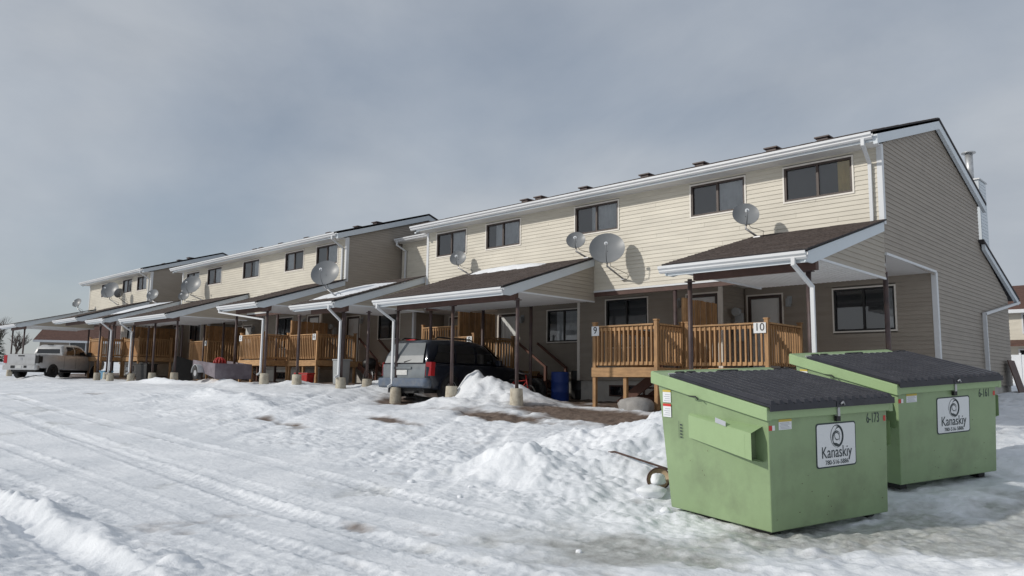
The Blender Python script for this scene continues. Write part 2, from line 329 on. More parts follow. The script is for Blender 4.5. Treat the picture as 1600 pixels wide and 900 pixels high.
    # thin ruts turning into the parking bays
    for k, (xc, sl) in enumerate(((-12.0, 0.55), (-13.6, 0.5), (-18.6, 0.6), (-20.0, 0.6), (-9.6, 0.45))):
        xx = (X - xc) - sl * -(Y - 13) * 1.2
        rut = np.exp(-(xx / 0.16) ** 4) * ss(6.5, 8, Y) * (1 - ss(12.5, 13.5, Y)); z = z - 0.03 * rut
    # bare ground
    mudn = fbm(X, Y, 0.9, 101, 5, 0.6)
    mud = 1.8 * gauss(X, Y, -10.6, 13.5, 2.4, 1.15, -0.10) + 1.25 * gauss(X, Y, -12.0, 11.9, 1.6, 0.45, -0.1) + 1.1 * gauss(X, Y, -17.4, 13.6, 1.5, 0.7)
    mud += 0.75 * gauss(X, Y, -13.8, 10.4, 1.7, 0.25, -0.15) + 0.62 * gauss(X, Y, -16.2, 9.0, 3.0, 0.25, -0.12) + 1.0 * gauss(X, Y, -33.5, 13.6, 1.8, 0.5) + 0.45 * gauss(X, Y, -30, 8.5, 5, 0.3)
    mud += 0.55 * gauss(X, Y, -7.0, 5.0, 0.35, 0.16) + 0.5 * gauss(X, Y, -9.2, 5.6, 0.7, 0.12)
    under = ss(14.6, 15.6, Y) * (1 - ss(24, 27, Y)) * ss(-58, -56, X) * (1 - ss(-6.0, -4.6, X)); mud = np.maximum(mud, 1.15 * under)
    mud = np.clip((mud + 0.35 * mudn - 0.42) * 2.2, 0, 1) * (1 - np.clip(pile * 4, 0, 1))
    z = z - 0.04 * mud * (1 - under)
    ice = gauss(X, Y, -3.9, 7.2, 2.1, 0.85, 0.9) + 0.9 * gauss(X, Y, -1.6, 10.2, 2.2, 1.1, 1.1) + 0.75 * gauss(X, Y, -2.4, 8.6, 1.2, 0.7, 1.0) + 0.30 * lane * near * ss(-0.1, 0.7, fbm(X, Y, 2.2, 111, 3))
    ice = np.clip((ice + 0.38 * fbm(X, Y, 0.7, 121, 5, 0.6) - 0.40) * 1.8, 0, 1) * (1 - np.clip(pile * 5, 0, 1))
    z = z - 0.025 * ice * near
    z = z - 0.10 * gauss(X, Y, -17.3, 12.9, 1.5, 1.0)
    # flat bearing pads where wheels and bins stand
    return z, mud, ice
def bh(x, y): return float(base_h(np.array([[x]], float), np.array([[y]], float))[0, 0])
def gh(x, y): return float(surface(np.array([[x]], float), np.array([[y]], float))[0][0, 0])
def axis(lo, hi, fine, dense0, dense1, grow, far0, far1):
    a = list(np.arange(dense0, dense1, fine)); st = fine; x = dense1
    while x < hi: a.append(x); st = min(st * grow, 0.22); x += st
    while x < far1: a.append(x); st *= 1.35; x += st
    a.append(far1); st = fine; x = dense0 - fine; b = []
    while x > lo: b.append(x); st = min(st * grow, 0.22); x -= st
    while x > far0: b.append(x); st *= 1.35; x -= st
    b.append(far0)
    return np.array(b[::-1] + a)
gx = axis(-58, 6, 0.026, -10.5, 0.2, 1.008, -3000, 3000)
gy = axis(0, 24, 0.024, 2.2, 9.6, 1.008, -3000, 3000)
GX, GY = np.meshgrid(gx, gy)
GZ, GM, GI = surface(GX, GY)
nx, ny = len(gx), len(gy)
me = bpy.data.meshes.new('snow_ground')
me.vertices.add(nx * ny); me.vertices.foreach_set('co', np.stack([GX, GY, GZ], 2).astype(np.float32).ravel())
ii = np.arange(nx * ny).reshape(ny, nx)
q4 = np.stack([ii[:-1, :-1], ii[:-1, 1:], ii[1:, 1:], ii[1:, :-1]], 2).reshape(-1, 4)
me.loops.add(q4.size); me.loops.foreach_set('vertex_index', q4.ravel().astype(np.int32))
me.polygons.add(len(q4)); me.polygons.foreach_set('loop_start', np.arange(0, q4.size, 4, dtype=np.int32)); me.polygons.foreach_set('loop_total', np.full(len(q4), 4, np.int32))
me.polygons.foreach_set('use_smooth', np.ones(len(q4), bool)); me.update(calc_edges=True)
for nm, arr in (('mud', GM), ('ice', GI)):
    at = me.attributes.new(nm, 'FLOAT', 'POINT'); at.data.foreach_set('value', arr.astype(np.float32).ravel())
ground = bpy.data.objects.new('snow_ground', me); col.objects.link(ground); tag(ground, 'snow covered lot with wheel ruts, plowed banks and bare muddy patches', None, kind='structure')
SM = bpy.data.materials.new('snow'); SM.use_nodes = True; t = SM.node_tree; b = t.nodes['Principled BSDF']; n = t.nodes.new; l = t.links.new
co = n('ShaderNodeTexCoord')
na = n('ShaderNodeTexNoise'); na.inputs['Scale'].default_value = 0.8; na.inputs['Detail'].default_value = 8; na.inputs['Roughness'].default_value = 0.6; l(co.outputs['Object'], na.inputs['Vector'])
rs = n('ShaderNodeValToRGB'); rs.color_ramp.elements[0].position = 0.32; rs.color_ramp.elements[0].color = (0.68, 0.71, 0.75, 1); rs.color_ramp.elements[1].position = 0.62; rs.color_ramp.elements[1].color = (0.86, 0.88, 0.91, 1)
l(na.outputs['Fac'], rs.inputs['Fac'])
nb = n('ShaderNodeTexNoise'); nb.inputs['Scale'].default_value = 6; nb.inputs['Detail'].default_value = 8; nb.inputs['Roughness'].default_value = 0.7; l(co.outputs['Object'], nb.inputs['Vector'])
ri = n('ShaderNodeValToRGB'); ri.color_ramp.elements[0].position = 0.3; ri.color_ramp.elements[0].color = (0.30, 0.30, 0.285, 1); ri.color_ramp.elements[1].position = 0.7; ri.color_ramp.elements[1].color = (0.62, 0.64, 0.63, 1)
l(nb.outputs['Fac'], ri.inputs['Fac'])
rm = n('ShaderNodeValToRGB'); rm.color_ramp.elements[0].position = 0.3; rm.color_ramp.elements[0].color = (0.085, 0.060, 0.048, 1); rm.color_ramp.elements[1].position = 0.7; rm.color_ramp.elements[1].color = (0.23, 0.175, 0.14, 1)
l(nb.outputs['Fac'], rm.inputs['Fac'])
ai = n('ShaderNodeAttribute'); ai.attribute_name = 'ice'; am = n('ShaderNodeAttribute'); am.attribute_name = 'mud'
m1 = n('ShaderNodeMix'); m1.data_type = 'RGBA'; l(ai.outputs['Fac'], m1.inputs['Factor']); l(rs.outputs['Color'], m1.inputs['A']); l(ri.outputs['Color'], m1.inputs['B'])
m2 = n('ShaderNodeMix'); m2.data_type = 'RGBA'; l(am.outputs['Fac'], m2.inputs['Factor']); l(m1.outputs['Result'], m2.inputs['A']); l(rm.outputs['Color'], m2.inputs['B'])
# scattered specks of grit
vo = n('ShaderNodeTexNoise'); vo.inputs['Scale'].default_value = 26; vo.inputs['Detail'].default_value = 3; l(co.outputs['Object'], vo.inputs['Vector'])
gr = n('ShaderNodeMapRange'); gr.inputs['From Min'].default_value = 0.68; gr.inputs['From Max'].default_value = 0.76; gr.inputs['To Max'].default_value = 0.45; l(vo.outputs['Fac'], gr.inputs['Value'])
m3 = n('ShaderNodeMix'); m3.data_type = 'RGBA'; l(gr.outputs['Result'], m3.inputs['Factor']); l(m2.outputs['Result'], m3.inputs['A']); m3.inputs['B'].default_value = (0.30, 0.28, 0.26, 1)
l(m3.outputs['Result'], b.inputs['Base Color'])
rr = n('ShaderNodeMapRange'); rr.inputs['To Min'].default_value = 0.65; rr.inputs['To Max'].default_value = 0.28; l(ai.outputs['Fac'], rr.inputs['Value']); l(rr.outputs['Result'], b.inputs['Roughness'])
b.inputs['Specular IOR Level'].default_value = 0.3
bn = n('ShaderNodeTexNoise'); bn.inputs['Scale'].default_value = 14; bn.inputs['Detail'].default_value = 8; bn.inputs['Roughness'].default_value = 0.65; l(co.outputs['Object'], bn.inputs['Vector'])
bu = n('ShaderNodeBump'); bu.inputs['Strength'].default_value = 0.55; bu.inputs['Distance'].default_value = 0.03; l(bn.outputs['Fac'], bu.inputs['Height']); l(bu.outputs['Normal'], b.inputs['Normal'])
me.materials.append(SM)

# ------------------------------------------------------------------ house parts
YU, YL_R, YL_L = 16.6, 19.95, 18.65      # upper front wall, lower wall of the two unit types
UW = 4.877
EXP = 0.1016
def spans(poly, z):
    xs = []
    for (a, b), (c, d) in zip(poly, poly[1:] + poly[:1]):
        if (b <= z < d) or (d <= z < b): xs.append(a + (z - b) * (c - a) / (d - b))
    xs.sort(); return [(xs[i], xs[i + 1]) for i in range(0, len(xs) - 1, 2)]
def cut(sp, holes, z):
    for (h0, h1, za, zb) in holes:
        if za <= z <= zb:
            r = []
            for a, b in sp:
                if h1 <= a or h0 >= b: r.append((a, b)); continue
                if a < h0: r.append((a, h0))
                if h1 < b: r.append((h1, b))
            sp = r
    return sp
def siding(parent, material, o, u, nrm, poly, holes=(), single=True, exp=EXP, joint=0):
    """lapped boards on a vertical wall: point(s, z, off) = o + s*u + off*nrm"""
    z0 = min(p[1] for p in poly); z1 = max(p[1] for p in poly); k = 0; joined = MB(); zb = z0
    def P(s, z, off): return (o[0] + s * u[0] + off * nrm[0], o[1] + s * u[1] + off * nrm[1], z)
    while zb < z1 - 0.005:
        zt = min(zb + exp, z1); zm = (zb + zt) / 2
        lo = cut(spans(poly, zb + 0.003), holes, zm); hi = cut(spans(poly, zt - 0.003), holes, zm); mi = cut(spans(poly, zm), holes, zm)
        if len(lo) != len(mi): lo = mi
        if len(hi) != len(mi): hi = mi
        if joint:
            js = [min(p[0] for p in poly) + ((k * 1.37) % joint) + joint * q for q in range(12)]; lo2 = []
            for a, b in mi:
                pts_ = [a] + [j for j in js if a + .5 < j < b - .5] + [b]; lo2 += list(zip(pts_, pts_[1:]))
            lo = hi = [(a, b - .004) for a, b in lo2]
        k += 1
        for (a, b), (c, d) in zip(lo, hi):
            mb = MB() if single else joined
            vs = [P(a, zb, 0), P(b, zb, 0), P(b, zb, .016), P(a, zb, .016), P(c, zt, .002), P(d, zt, .002), P(c, zt, 0), P(d, zt, 0)]
            mb.mesh(vs, [(0, 1, 2, 3), (3, 2, 5, 4), (4, 5, 7, 6), (0, 3, 4, 6), (1, 7, 5, 2)])
            if single: mb.build('siding_board', material, parent)
        zb += exp
    if not single: tag(joined.build('siding_boards', material, parent), kind='stuff')
def window(parent, o, u, nrm, s0, s1, z0, z1, curtains=('', 'curtain'), frame='brown_frame', detail=True, depth=0.09):
    def P(s, z, off): return (o[0] + s * u[0] + off * nrm[0], o[1] + s * u[1] + off * nrm[1], z)
    def slab(mb, a, b, c, d, f0, f1):
        vs = [P(s, z, f) for f in (f0, f1) for s, z in ((a, c), (b, c), (b, d), (a, d))]
        mb.mesh(vs, [(0, 1, 2, 3), (7, 6, 5, 4), (0, 4, 5, 1), (1, 5, 6, 2), (2, 6, 7, 3), (3, 7, 4, 0)])
    w = MB(); t_ = 0.036
    for a, b, c, d in ((s0 - t_, s0, z0 - t_, z1 + t_), (s1, s1 + t_, z0 - t_, z1 + t_), (s0, s1, z0 - t_, z0), (s0, s1, z1, z1 + t_)): slab(w, a, b, c, d, -depth + 0.004, .028)
    win = w.build('window', 'trim', parent)
    f = MB(); ft = 0.045
    for a, b, c, d in ((s0 + .001, s0 + ft, z0 + .001, z1 - .001), (s1 - ft, s1 - .001, z0 + .001, z1 - .001), (s0 + ft, s1 - ft, z0 + .001, z0 + ft), (s0 + ft, s1 - ft, z1 - ft, z1 - .001)): slab(f, a, b, c, d, -depth + 0.006, .012)
    f.build('frame', frame, win)
    mid = (s0 + s1) / 2
    mu = MB(); slab(mu, mid - .028, mid + .028, z0 + ft + .001, z1 - ft - .001, -.05, .006); mu.build('mullion', frame, win)
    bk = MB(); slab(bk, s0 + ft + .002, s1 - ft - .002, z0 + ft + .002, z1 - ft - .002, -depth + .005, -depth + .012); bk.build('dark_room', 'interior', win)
    for k, (a, b) in enumerate(((s0 + ft, mid - .028), (mid + .028, s1 - ft))):
        g = MB(); gf = -.030 + .012 * k; g.face([P(a + .001, z0 + ft + .001, gf), P(b - .001, z0 + ft + .001, gf), P(b - .001, z1 - ft - .001, gf), P(a + .001, z1 - ft - .001, gf)]); g.build('pane', 'glass', win, fix=False)
        c = curtains[k]
        if c:
            frac = 1.0
            if ':' in c: c, frac = c.split(':'); frac = float(frac)
            a2 = b - (b - a) * frac; cm = MB(); nn = max(6, int((b - a2) / 0.03)); cm.sm = True
            top = [P(a2 + (b - a2) * i / nn, z1 - ft - .003, -.058 + .009 * math.sin(i * 1.9) + .004 * math.sin(i * .7)) for i in range(nn + 1)]
            bot = [P(a2 + (b - a2) * i / nn, z0 + ft + .003, -.058 + .011 * math.sin(i * 1.9 + .3) + .004 * math.sin(i * .7)) for i in range(nn + 1)]
            cm.mesh(top + bot, [(i, i + 1, nn + 2 + i, nn + 1 + i) for i in range(nn)]); cm.build('curtain', c, win, fix=False)
    return win
def door(parent, o, u, nrm, s0, s1, z0, z1):
    def P(s, z, off): return (o[0] + s * u[0] + off * nrm[0], o[1] + s * u[1] + off * nrm[1], z)
    def slab(mb, a, b, c, d, f0, f1):
        vs = [P(s, z, f) for f in (f0, f1) for s, z in ((a, c), (b, c), (b, d), (a, d))]
        mb.mesh(vs, [(0, 1, 2, 3), (7, 6, 5, 4), (0, 4, 5, 1), (1, 5, 6, 2), (2, 6, 7, 3), (3, 7, 4, 0)])
    d = MB(); slab(d, s0 + .085, s1 - .085, z0, z1 - .085, -.09, -.02)
    dd = d.build('door', 'door_white', parent)
    pn = MB(); w2 = (s1 - s0 - .17) / 2
    for i in range(2):
        for (a, b) in ((.15, .62), (.72, 1.22), (1.32, 1.85)):
            slab(pn, s0 + .085 + i * w2 + .07, s0 + .085 + (i + 1) * w2 - .05, z0 + a, min(z0 + b, z1 - .2), -.02, -.012)
    pn.build('door_panels', 'door_white', dd)
    f = MB()
    for a, b, c, e in ((s0, s0 + .08, z0, z1), (s1 - .08, s1, z0, z1), (s0 + .08, s1 - .08, z1 - .08, z1)): slab(f, a, b, c, e, -.085, .02)
    f.build('frame', 'brown_frame', dd)
    t_ = MB()
    for a, b, c, e in ((s0 - .04, s0 - .001, z0, z1 + .04), (s1 + .001, s1 + .04, z0, z1 + .04), (s0 - .001, s1 + .001, z1 + .001, z1 + .04)): slab(t_, a, b, c, e, -.01, .026)
    t_.build('casing', 'trim', dd)
    h = MB(); c = P(s0 + .17, z0 + .98, -.02); c2 = P(s0 + .17, z0 + .98, .045); h.tube([c, c2], [.012, .03], 8); h.build('handle', 'metal', dd)
    return dd
GUT = [(0, 0), (0.055, 0), (0.085, 0.03), (0.085, 0.055), (0.125, 0.085), (0.125, 0.135), (0.112, 0.135), (0.112, 0.09), (0.02, 0.02), (0.0, 0.135)]   # K-profile (outward, up)
def gutter(parent, x0, x1, y, z, mt='white', name='gutter', front=-1):
    mb = MB(); mb.prism([(x0, y + front * a, z + b) for a, b in GUT], (x1 - x0, 0, 0)); return mb.build(name, mt, parent)
def roof_plane(parent, x0, x1, ya, za, yb, zb, material='shingle', single=False, courses=True, name='roof'):
    """slab with stepped shingle courses from eave (ya, za) up to (yb, zb)"""
    mb = MB(); th = 0.025
    mb.prism([(x0, ya, za), (x0, yb, zb), (x0, yb, zb - th), (x0, ya, za - th)], (x1 - x0, 0, 0))
    r = mb.build(name, 'dark_roof', parent)
    if courses:
        L_ = math.hypot(yb - ya, zb - za); nc = int(L_ / 0.14); ny_, nz_ = -(zb - za) / L_, (yb - ya) / L_
        if nz_ < 0: ny_, nz_ = -ny_, -nz_
        c = MB(); rnd = random.Random(7)
        for k in range(nc):
            a, b = k / nc, (k + 1) / nc; x = x0
            while x < x1 - 0.02:
                w = rnd.uniform(0.22, 0.42); xe = min(x + w, x1); o1 = rnd.uniform(0.010, 0.020)
                p = lambda xx, tt, of: (xx, ya + (yb - ya) * tt + ny_ * of, za + (zb - za) * tt + nz_ * of)
                c.mesh([p(x, a, .001), p(xe - .004, a, .001), p(xe - .004, a, o1), p(x, a, o1), p(x, b, .003), p(xe - .004, b, .003)], [(0, 1, 2, 3), (3, 2, 5, 4), (0, 3, 4), (1, 5, 2)])
                x = xe
        tag(c.build('shingles', material, r, fix=False), kind='stuff')
    return r
def vent(parent, x, y, z):
    v = MB(); v.box(x - .14, x + .14, y - .14, y + .14, z - .10, z + .005); v.box(x - .19, x + .19, y - .19, y + .19, z + .005, z + .04)
    return v.build('roof_vent', 'dark_post', parent)
def downspout(parent, pts, w=0.066, name='downspout'):
    mb = MB()
    for a, b in zip(pts, pts[1:]):
        d = (Vector(b) - Vector(a)).normalized(); mb.beam(Vector(a) - d * .02, Vector(b) + d * .02, w, w * .8, up=(0, 1, 0) if abs(d.z) > .9 else (0, 0, 1))
    return mb.build(name, 'white', parent)
def house_block(xr, units, dz, label, single, gable_single):
    n_u = len(units); xl = xr - UW * n_u
    h = thing('townhouse_block', ((xr + xl) / 2, YU, gh((xr + xl) / 2, 15.5)), label, 'townhouse', 'townhouse blocks of the row')
    Z = lambda z: z + dz
    # core walls behind the boards
    c = MB(); prof = [(YU + .10, 2.56), (YU + .10, 5.09), (20.45, 6.50), (24.15, 5.16), (24.15, 4.0), (27.0, 2.83), (27.0, .1), (20.06, .1), (20.06, 2.80), (YU + .10, 2.80)]
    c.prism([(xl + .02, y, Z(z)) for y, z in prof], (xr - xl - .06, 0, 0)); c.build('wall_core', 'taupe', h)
    # upper front
    wins = []
    for k, un in enumerate(units):                       # units from right to left: types R, L, R
        r = xr - UW * k
        if n_u == 3: wins += [[(.60, 2.10), (3.07, 4.50)], [(6.72 - UW, 8.19 - UW)], [(10.32 - 2 * UW, 11.77 - 2 * UW), (12.70 - 2 * UW, 14.13 - 2 * UW)]][k] and [(r - b, r - a) for a, b in [[(.60, 2.10), (3.07, 4.50)], [(6.72 - UW, 8.19 - UW)], [(10.32 - 2 * UW, 11.77 - 2 * UW), (12.70 - 2 * UW, 14.13 - 2 * UW)]][k]]
        else: wins += [(r - b, r - a) for a, b in [[(.60, 1.95), (2.75, 4.15)], [(6.25 - UW, 7.60 - UW)]][k]]
    holes = [(a - .03, b + .03, Z(4.10), Z(4.93)) for a, b in wins]
    siding(h, 'cream', (0, YU), (1, 0), (0, -1), [(xl, Z(2.52)), (xr - .02, Z(2.52)), (xr - .02, Z(5.06)), (xl, Z(5.06))], holes, single, joint=3.66 if single else 0)
    cur = [('', 'curtain_yellow:0.42'), ('', 'curtain'), ('curtain:0.25', 'curtain'), ('curtain:0.5', 'curtain'), ('', 'curtain')]
    for k, (a, b) in enumerate(wins): window(h, (0, YU), (1, 0), (0, -1), a, b, Z(4.13), Z(4.90), cur[k % 5] if single else [('', 'curtain'), ('curtain:0.8', ''), ('', 'curtain:0.7'), ('', 'curtain')][k % 4], frame='brown_frame')
    fl = MB(); fl.box(xl, xr - .02, YU - .03, YU + .01, Z(2.47), Z(2.515)); fl.build('drip_flashing', 'white', h)
    bd = MB(); bd.box(xl + .01, xr - .03, YU - .008, YU + .05, Z(2.36), Z(2.468)); bd.build('floor_beam', 'beam', h)
    # gable end boards
    gp = [(YU, 2.74), (YU, 5.06), (20.5, 6.46), (24.22, 5.13), (24.22, 3.93), (27.12, 2.74), (27.12, .12), (19.95, .12), (19.95, 2.74)]
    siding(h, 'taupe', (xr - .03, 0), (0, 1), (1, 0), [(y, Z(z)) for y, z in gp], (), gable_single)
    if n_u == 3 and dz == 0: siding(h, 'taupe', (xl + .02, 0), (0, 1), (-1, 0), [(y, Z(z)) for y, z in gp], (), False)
    ct = MB(); ct.box(xr - .09, xr + .012, YU - .028, YU + .09, Z(3.36), Z(5.06)); ct.build('corner_trim', 'white', h)
    ct = MB(); ct.box(xr - .10, xr + .012, YL_R - .028, YL_R + .10, Z(.12), Z(2.73)); ct.build('corner_trim', 'white', h)
    ct = MB(); ct.box(xl - .012, xl + .09, YU - .028, YU + .09, Z(2.52), Z(5.06)); ct.build('corner_trim', 'white', h)
    # overhang soffit
    so = MB(); so.box(xl + .02, xr - .035, YU + .10, 20.04, Z(2.72), Z(2.79)); so.build('overhang_soffit', 'soffit', h)
    ed = MB(); ed.beam((xr + .0, YU, Z(2.735)), (xr + .0, YL_R, Z(2.735)), .05, .05); ed.build('soffit_edge_trim', 'white', h)
    # main roof
    e = .12
    rf = roof_plane(h, xl - e, xr + e, 16.05, Z(5.20), 20.5, Z(6.61), single=False, courses=single)
    rb = MB(); rb.prism([(xl - e, 20.5, Z(6.61)), (xl - e, 24.62, Z(5.20)), (xl - e, 24.62, Z(5.13)), (xl - e, 20.5, Z(6.54))], (xr - xl + 2 * e, 0, 0)); rb.build('rear_roof', 'dark_roof', h)
    lr = MB(); lr.prism([(xl - e, 24.10, Z(4.10)), (xl - e, 28.0, Z(2.80)), (xl - e, 28.0, Z(2.73)), (xl - e, 24.10, Z(4.03))], (xr - xl + 2 * e, 0, 0)); lr.build('lower_rear_roof', 'dark_roof', h)
    for (ya, za, yb, zb) in ((16.10, 5.13, 20.5, 6.53), (20.5, 6.53, 24.58, 5.13), (24.25, 3.98, 27.95, 2.74)):
        for xx in (xr + .02, xl - e + .02):
            fb = MB(); w_ = .20 if yb < 26 else .15
            fb.prism([(xx, ya, Z(za)), (xx, yb, Z(zb)), (xx, yb, Z(zb) - w_), (xx, ya, Z(za) - w_)], (.085, 0, 0)); fb.build('rake_fascia', 'fascia', h)
    ff = MB(); ff.box(xl - e + .02, xr + .02, 16.10, 16.13, Z(4.985), Z(5.135)); ff.build('fascia', 'fascia', h)
    es = MB(); es.box(xl - e + .02, xr + .02, 16.13, YU + .04, Z(5.0), Z(5.02)); es.build('eave_soffit', 'soffit', h)
    gutter(h, xl - .22, xr + .02, 16.095, Z(5.03))
    # foundation
    fo = MB(); fo.box(xl + .03, xr - .06, 20.02, 27.05, dz - 1.3, Z(.115)); fo.build('foundation', 'concrete', h)
    for k in range(7 if n_u == 3 else 4):
        vx = xr - (2.4, 3.8, 6.0, 7.9, 10.3, 12.3, 12.95)[k]; vent(rf, vx, 19.7, Z(5.20 + (19.7 - 16.05) * 1.41 / 4.45 + .06))
    # downspouts on upper wall
    downspout(h, [(xr - .16, 16.02, Z(5.03)), (xr - .16, 16.02, Z(4.93)), (xr - .22, YU - .06, Z(4.66)), (xr - .22, YU - .06, Z(3.44))])
    # lower storey, unit by unit
    for k, un in enumerate(units):
        r = xr - UW * k; l_ = r - UW; typ = 'R' if k % 2 == 0 else 'L'
        yw = YL_R if typ == 'R' else YL_L
        if typ == 'R': dr = (l_ + .11, l_ + 1.09); wn = (l_ + 2.47, l_ + 3.94, 1.415, 2.48)
        else: dr = (r - 1.03, r - .09); wn = (l_ + 1.08, l_ + 2.55, 1.1, 2.50)
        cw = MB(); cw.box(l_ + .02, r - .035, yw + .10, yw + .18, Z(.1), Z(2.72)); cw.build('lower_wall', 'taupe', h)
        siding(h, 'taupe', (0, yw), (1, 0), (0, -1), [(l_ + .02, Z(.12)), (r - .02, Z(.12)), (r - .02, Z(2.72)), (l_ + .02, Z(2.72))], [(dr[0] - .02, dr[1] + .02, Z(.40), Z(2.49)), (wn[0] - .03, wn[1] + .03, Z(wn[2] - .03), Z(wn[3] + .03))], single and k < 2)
        door(h, (0, yw), (1, 0), (0, -1), dr[0], dr[1], Z(.42), Z(2.47))
        window(h, (0, yw), (1, 0), (0, -1), wn[0], wn[1], Z(wn[2]), Z(wn[3]), ('curtain:0.5', 'curtain') if typ == 'R' and k else ('', 'curtain:0.35') if typ == 'R' else ('', ''), frame='black')
        lm = MB(); lx = dr[1] + .22 if typ == 'R' else dr[0] - .25
        lm.box(lx - .06, lx + .06, yw - .05, yw - .012, Z(2.2), Z(2.4)); lm.box(lx - .05, lx + .05, yw - .16, yw - .05, Z(2.12), Z(2.33)); lm.build('wall_lamp', 'meter_grey', h)
        if typ == 'L':
            f2 = MB(); f2.box(l_ + .03, r - .03, yw + .05, 20.0, dz - 1.3, Z(.112)); f2.build('foundation', 'concrete', h)
            bw = MB(); bx = l_ + 1.15; bw.box(bx, bx + 1.25, yw + .02, yw + .06, Z(-.34), Z(-.01)); bwo = bw.build('basement_window', 'beam', h)
            for a in (.05, .65): g = MB(); g.box(bx + a, bx + a + .55, yw + .012, yw + .022, Z(-.30), Z(-.05)); g.build('pane', 'dark_glass', bwo)
            for sx, nr, xx in ((0, 1, r - .02), (0, -1, l_ + .02)):        # return walls
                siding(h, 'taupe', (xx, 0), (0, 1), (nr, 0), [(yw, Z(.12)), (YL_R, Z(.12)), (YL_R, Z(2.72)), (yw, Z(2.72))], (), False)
                q = MB(); q.box(xx - .05, xx + .05, yw - .02, yw + .05, Z(.12), Z(2.72)); q.build('corner_trim', 'trim', h)
            mt = MB(); mx_ = r + .10; mt.box(mx_ - .1 + .12, mx_ + .22, yw + .5, yw + .62, Z(1.2), Z(1.95)); mt.tube([(mx_ + .12, yw + .5, Z(1.98)), (mx_ + .12, yw + .34, Z(1.98))], .11, 12); mt.build('electric_meter', 'meter_grey', h)
        for px in ((r - .05,) if k == 0 else (r - .16,)) + ((l_ + .2,) if k == n_u - 1 else ()) + ((l_ + 2.7,) if (typ == 'R' and k == n_u - 1) else ()):
            po = MB(); po.tube([(px, YU + .06, gh(px, YU) - .1), (px, YU + .06, Z(2.37))], .05, 10); po.build('support_post', 'dark_post', h)
    # rear downspout along the gable
    if single: downspout(h, [(xr + .10, 27.92, Z(2.66)), (xr + .06, 27.5, Z(2.58)), (xr + .06, 23.95, Z(2.03)), (xr + .06, 23.98, Z(.1))], .09)
    return h
H1 = house_block(-5.42, (10, 9, 8), 0.0, 'nearest two-storey cream townhouse block with grey gable end by the green bins', True, True)
H2 = house_block(-24.83, (6, 5, 4), 0.40, 'middle cream townhouse block behind the dark SUV and purple trailer', False, False)
H3 = house_block(-43.55, (2, 1), 0.79, 'farthest two-storey townhouse block at the left end behind the white pickup', False, False)
# chimney of the nearest block
ch = MB(); ch.box(-6.45, -5.80, 26.15, 26.95, 2.9, 6.28); chs = ch.build('chimney_chase', 'fascia', H1)
cs = MB(); 
for k in range(30): cs.box(-5.80, -5.788, 26.17, 26.93, 3.27 + k * .1, 3.355 + k * .1)
cs.build('chase_boards', 'fascia', chs)
cp = MB(); cp.box(-6.50, -5.76, 26.10, 27.0, 6.281, 6.32); cp.build('chase_cap', 'galv', chs)
pp = MB(); pp.tube([(-6.1, 26.5, 6.30), (-6.1, 26.5, 7.20)], .11, 14); pp.tube([(-6.1, 26.5, 7.22), (-6.1, 26.5, 7.25)], .2, 14); pp.tube([(-6.1, 26.5, 7.19), (-6.1, 26.5, 7.23)], .08, 10); pp.build('flue_pipe', 'galv', chs)
pb = MB(); pb.prism([(-5.33, 26.0, -.1), (-5.18, 26.0, -.12), (-5.33, 26.0, 1.0)], (0, .05, 0)); pb = MB(); pb.beam((-5.10, 26.5, gh(-5.1, 26.5)), (-5.34, 26.5, .85), .8, .03, up=(1, 0, .3))
tag(pb.build('plywood_sheet', 'beam'), 'weathered plywood sheet leaning on the rear end of the grey gable wall', 'plywood')
# recessed linking units
def link(xl, xr, dz, label):
    h = thing('linking_townhouse', ((xl + xr) / 2, 19.3, gh((xl + xr) / 2, 17)), label, 'townhouse', 'recessed linking units'); Z = lambda z: z + dz
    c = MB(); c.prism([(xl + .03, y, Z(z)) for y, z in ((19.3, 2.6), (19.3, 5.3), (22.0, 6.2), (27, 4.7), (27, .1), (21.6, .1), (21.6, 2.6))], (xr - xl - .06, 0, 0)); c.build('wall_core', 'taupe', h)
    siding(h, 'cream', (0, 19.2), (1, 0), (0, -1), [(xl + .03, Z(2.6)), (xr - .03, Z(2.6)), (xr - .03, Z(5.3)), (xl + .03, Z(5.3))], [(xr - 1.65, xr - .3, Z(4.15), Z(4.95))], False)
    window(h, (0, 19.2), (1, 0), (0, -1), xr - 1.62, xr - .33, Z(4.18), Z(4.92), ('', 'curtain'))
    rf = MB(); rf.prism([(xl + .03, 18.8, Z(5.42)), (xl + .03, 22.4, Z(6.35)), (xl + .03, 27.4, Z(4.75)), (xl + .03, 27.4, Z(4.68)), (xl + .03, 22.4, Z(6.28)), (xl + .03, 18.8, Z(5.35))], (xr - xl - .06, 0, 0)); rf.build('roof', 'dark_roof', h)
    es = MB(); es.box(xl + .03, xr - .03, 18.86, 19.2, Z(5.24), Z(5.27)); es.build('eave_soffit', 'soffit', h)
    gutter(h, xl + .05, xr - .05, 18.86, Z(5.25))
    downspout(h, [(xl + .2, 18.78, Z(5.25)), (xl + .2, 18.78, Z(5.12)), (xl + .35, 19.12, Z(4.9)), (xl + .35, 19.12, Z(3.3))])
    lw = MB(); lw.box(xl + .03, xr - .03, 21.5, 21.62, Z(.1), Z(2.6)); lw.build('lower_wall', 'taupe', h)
    so = MB(); so.box(xl + .03, xr - .03, 19.3, 21.6, Z(2.53), Z(2.59)); so.build('overhang_soffit', 'soffit', h)
    door(h, (0, 21.5), (1, 0), (0, -1), xl + .4, xl + 1.35, Z(.42), Z(2.4)); fo = MB(); fo.box(xl + .05, xr - .05, 21.55, 27, dz - 1.2, Z(.1)); fo.build('foundation', 'concrete', h)
    return h
link(-24.80, -20.10, 0.30, 'recessed cream unit between nearest and middle townhouse blocks')
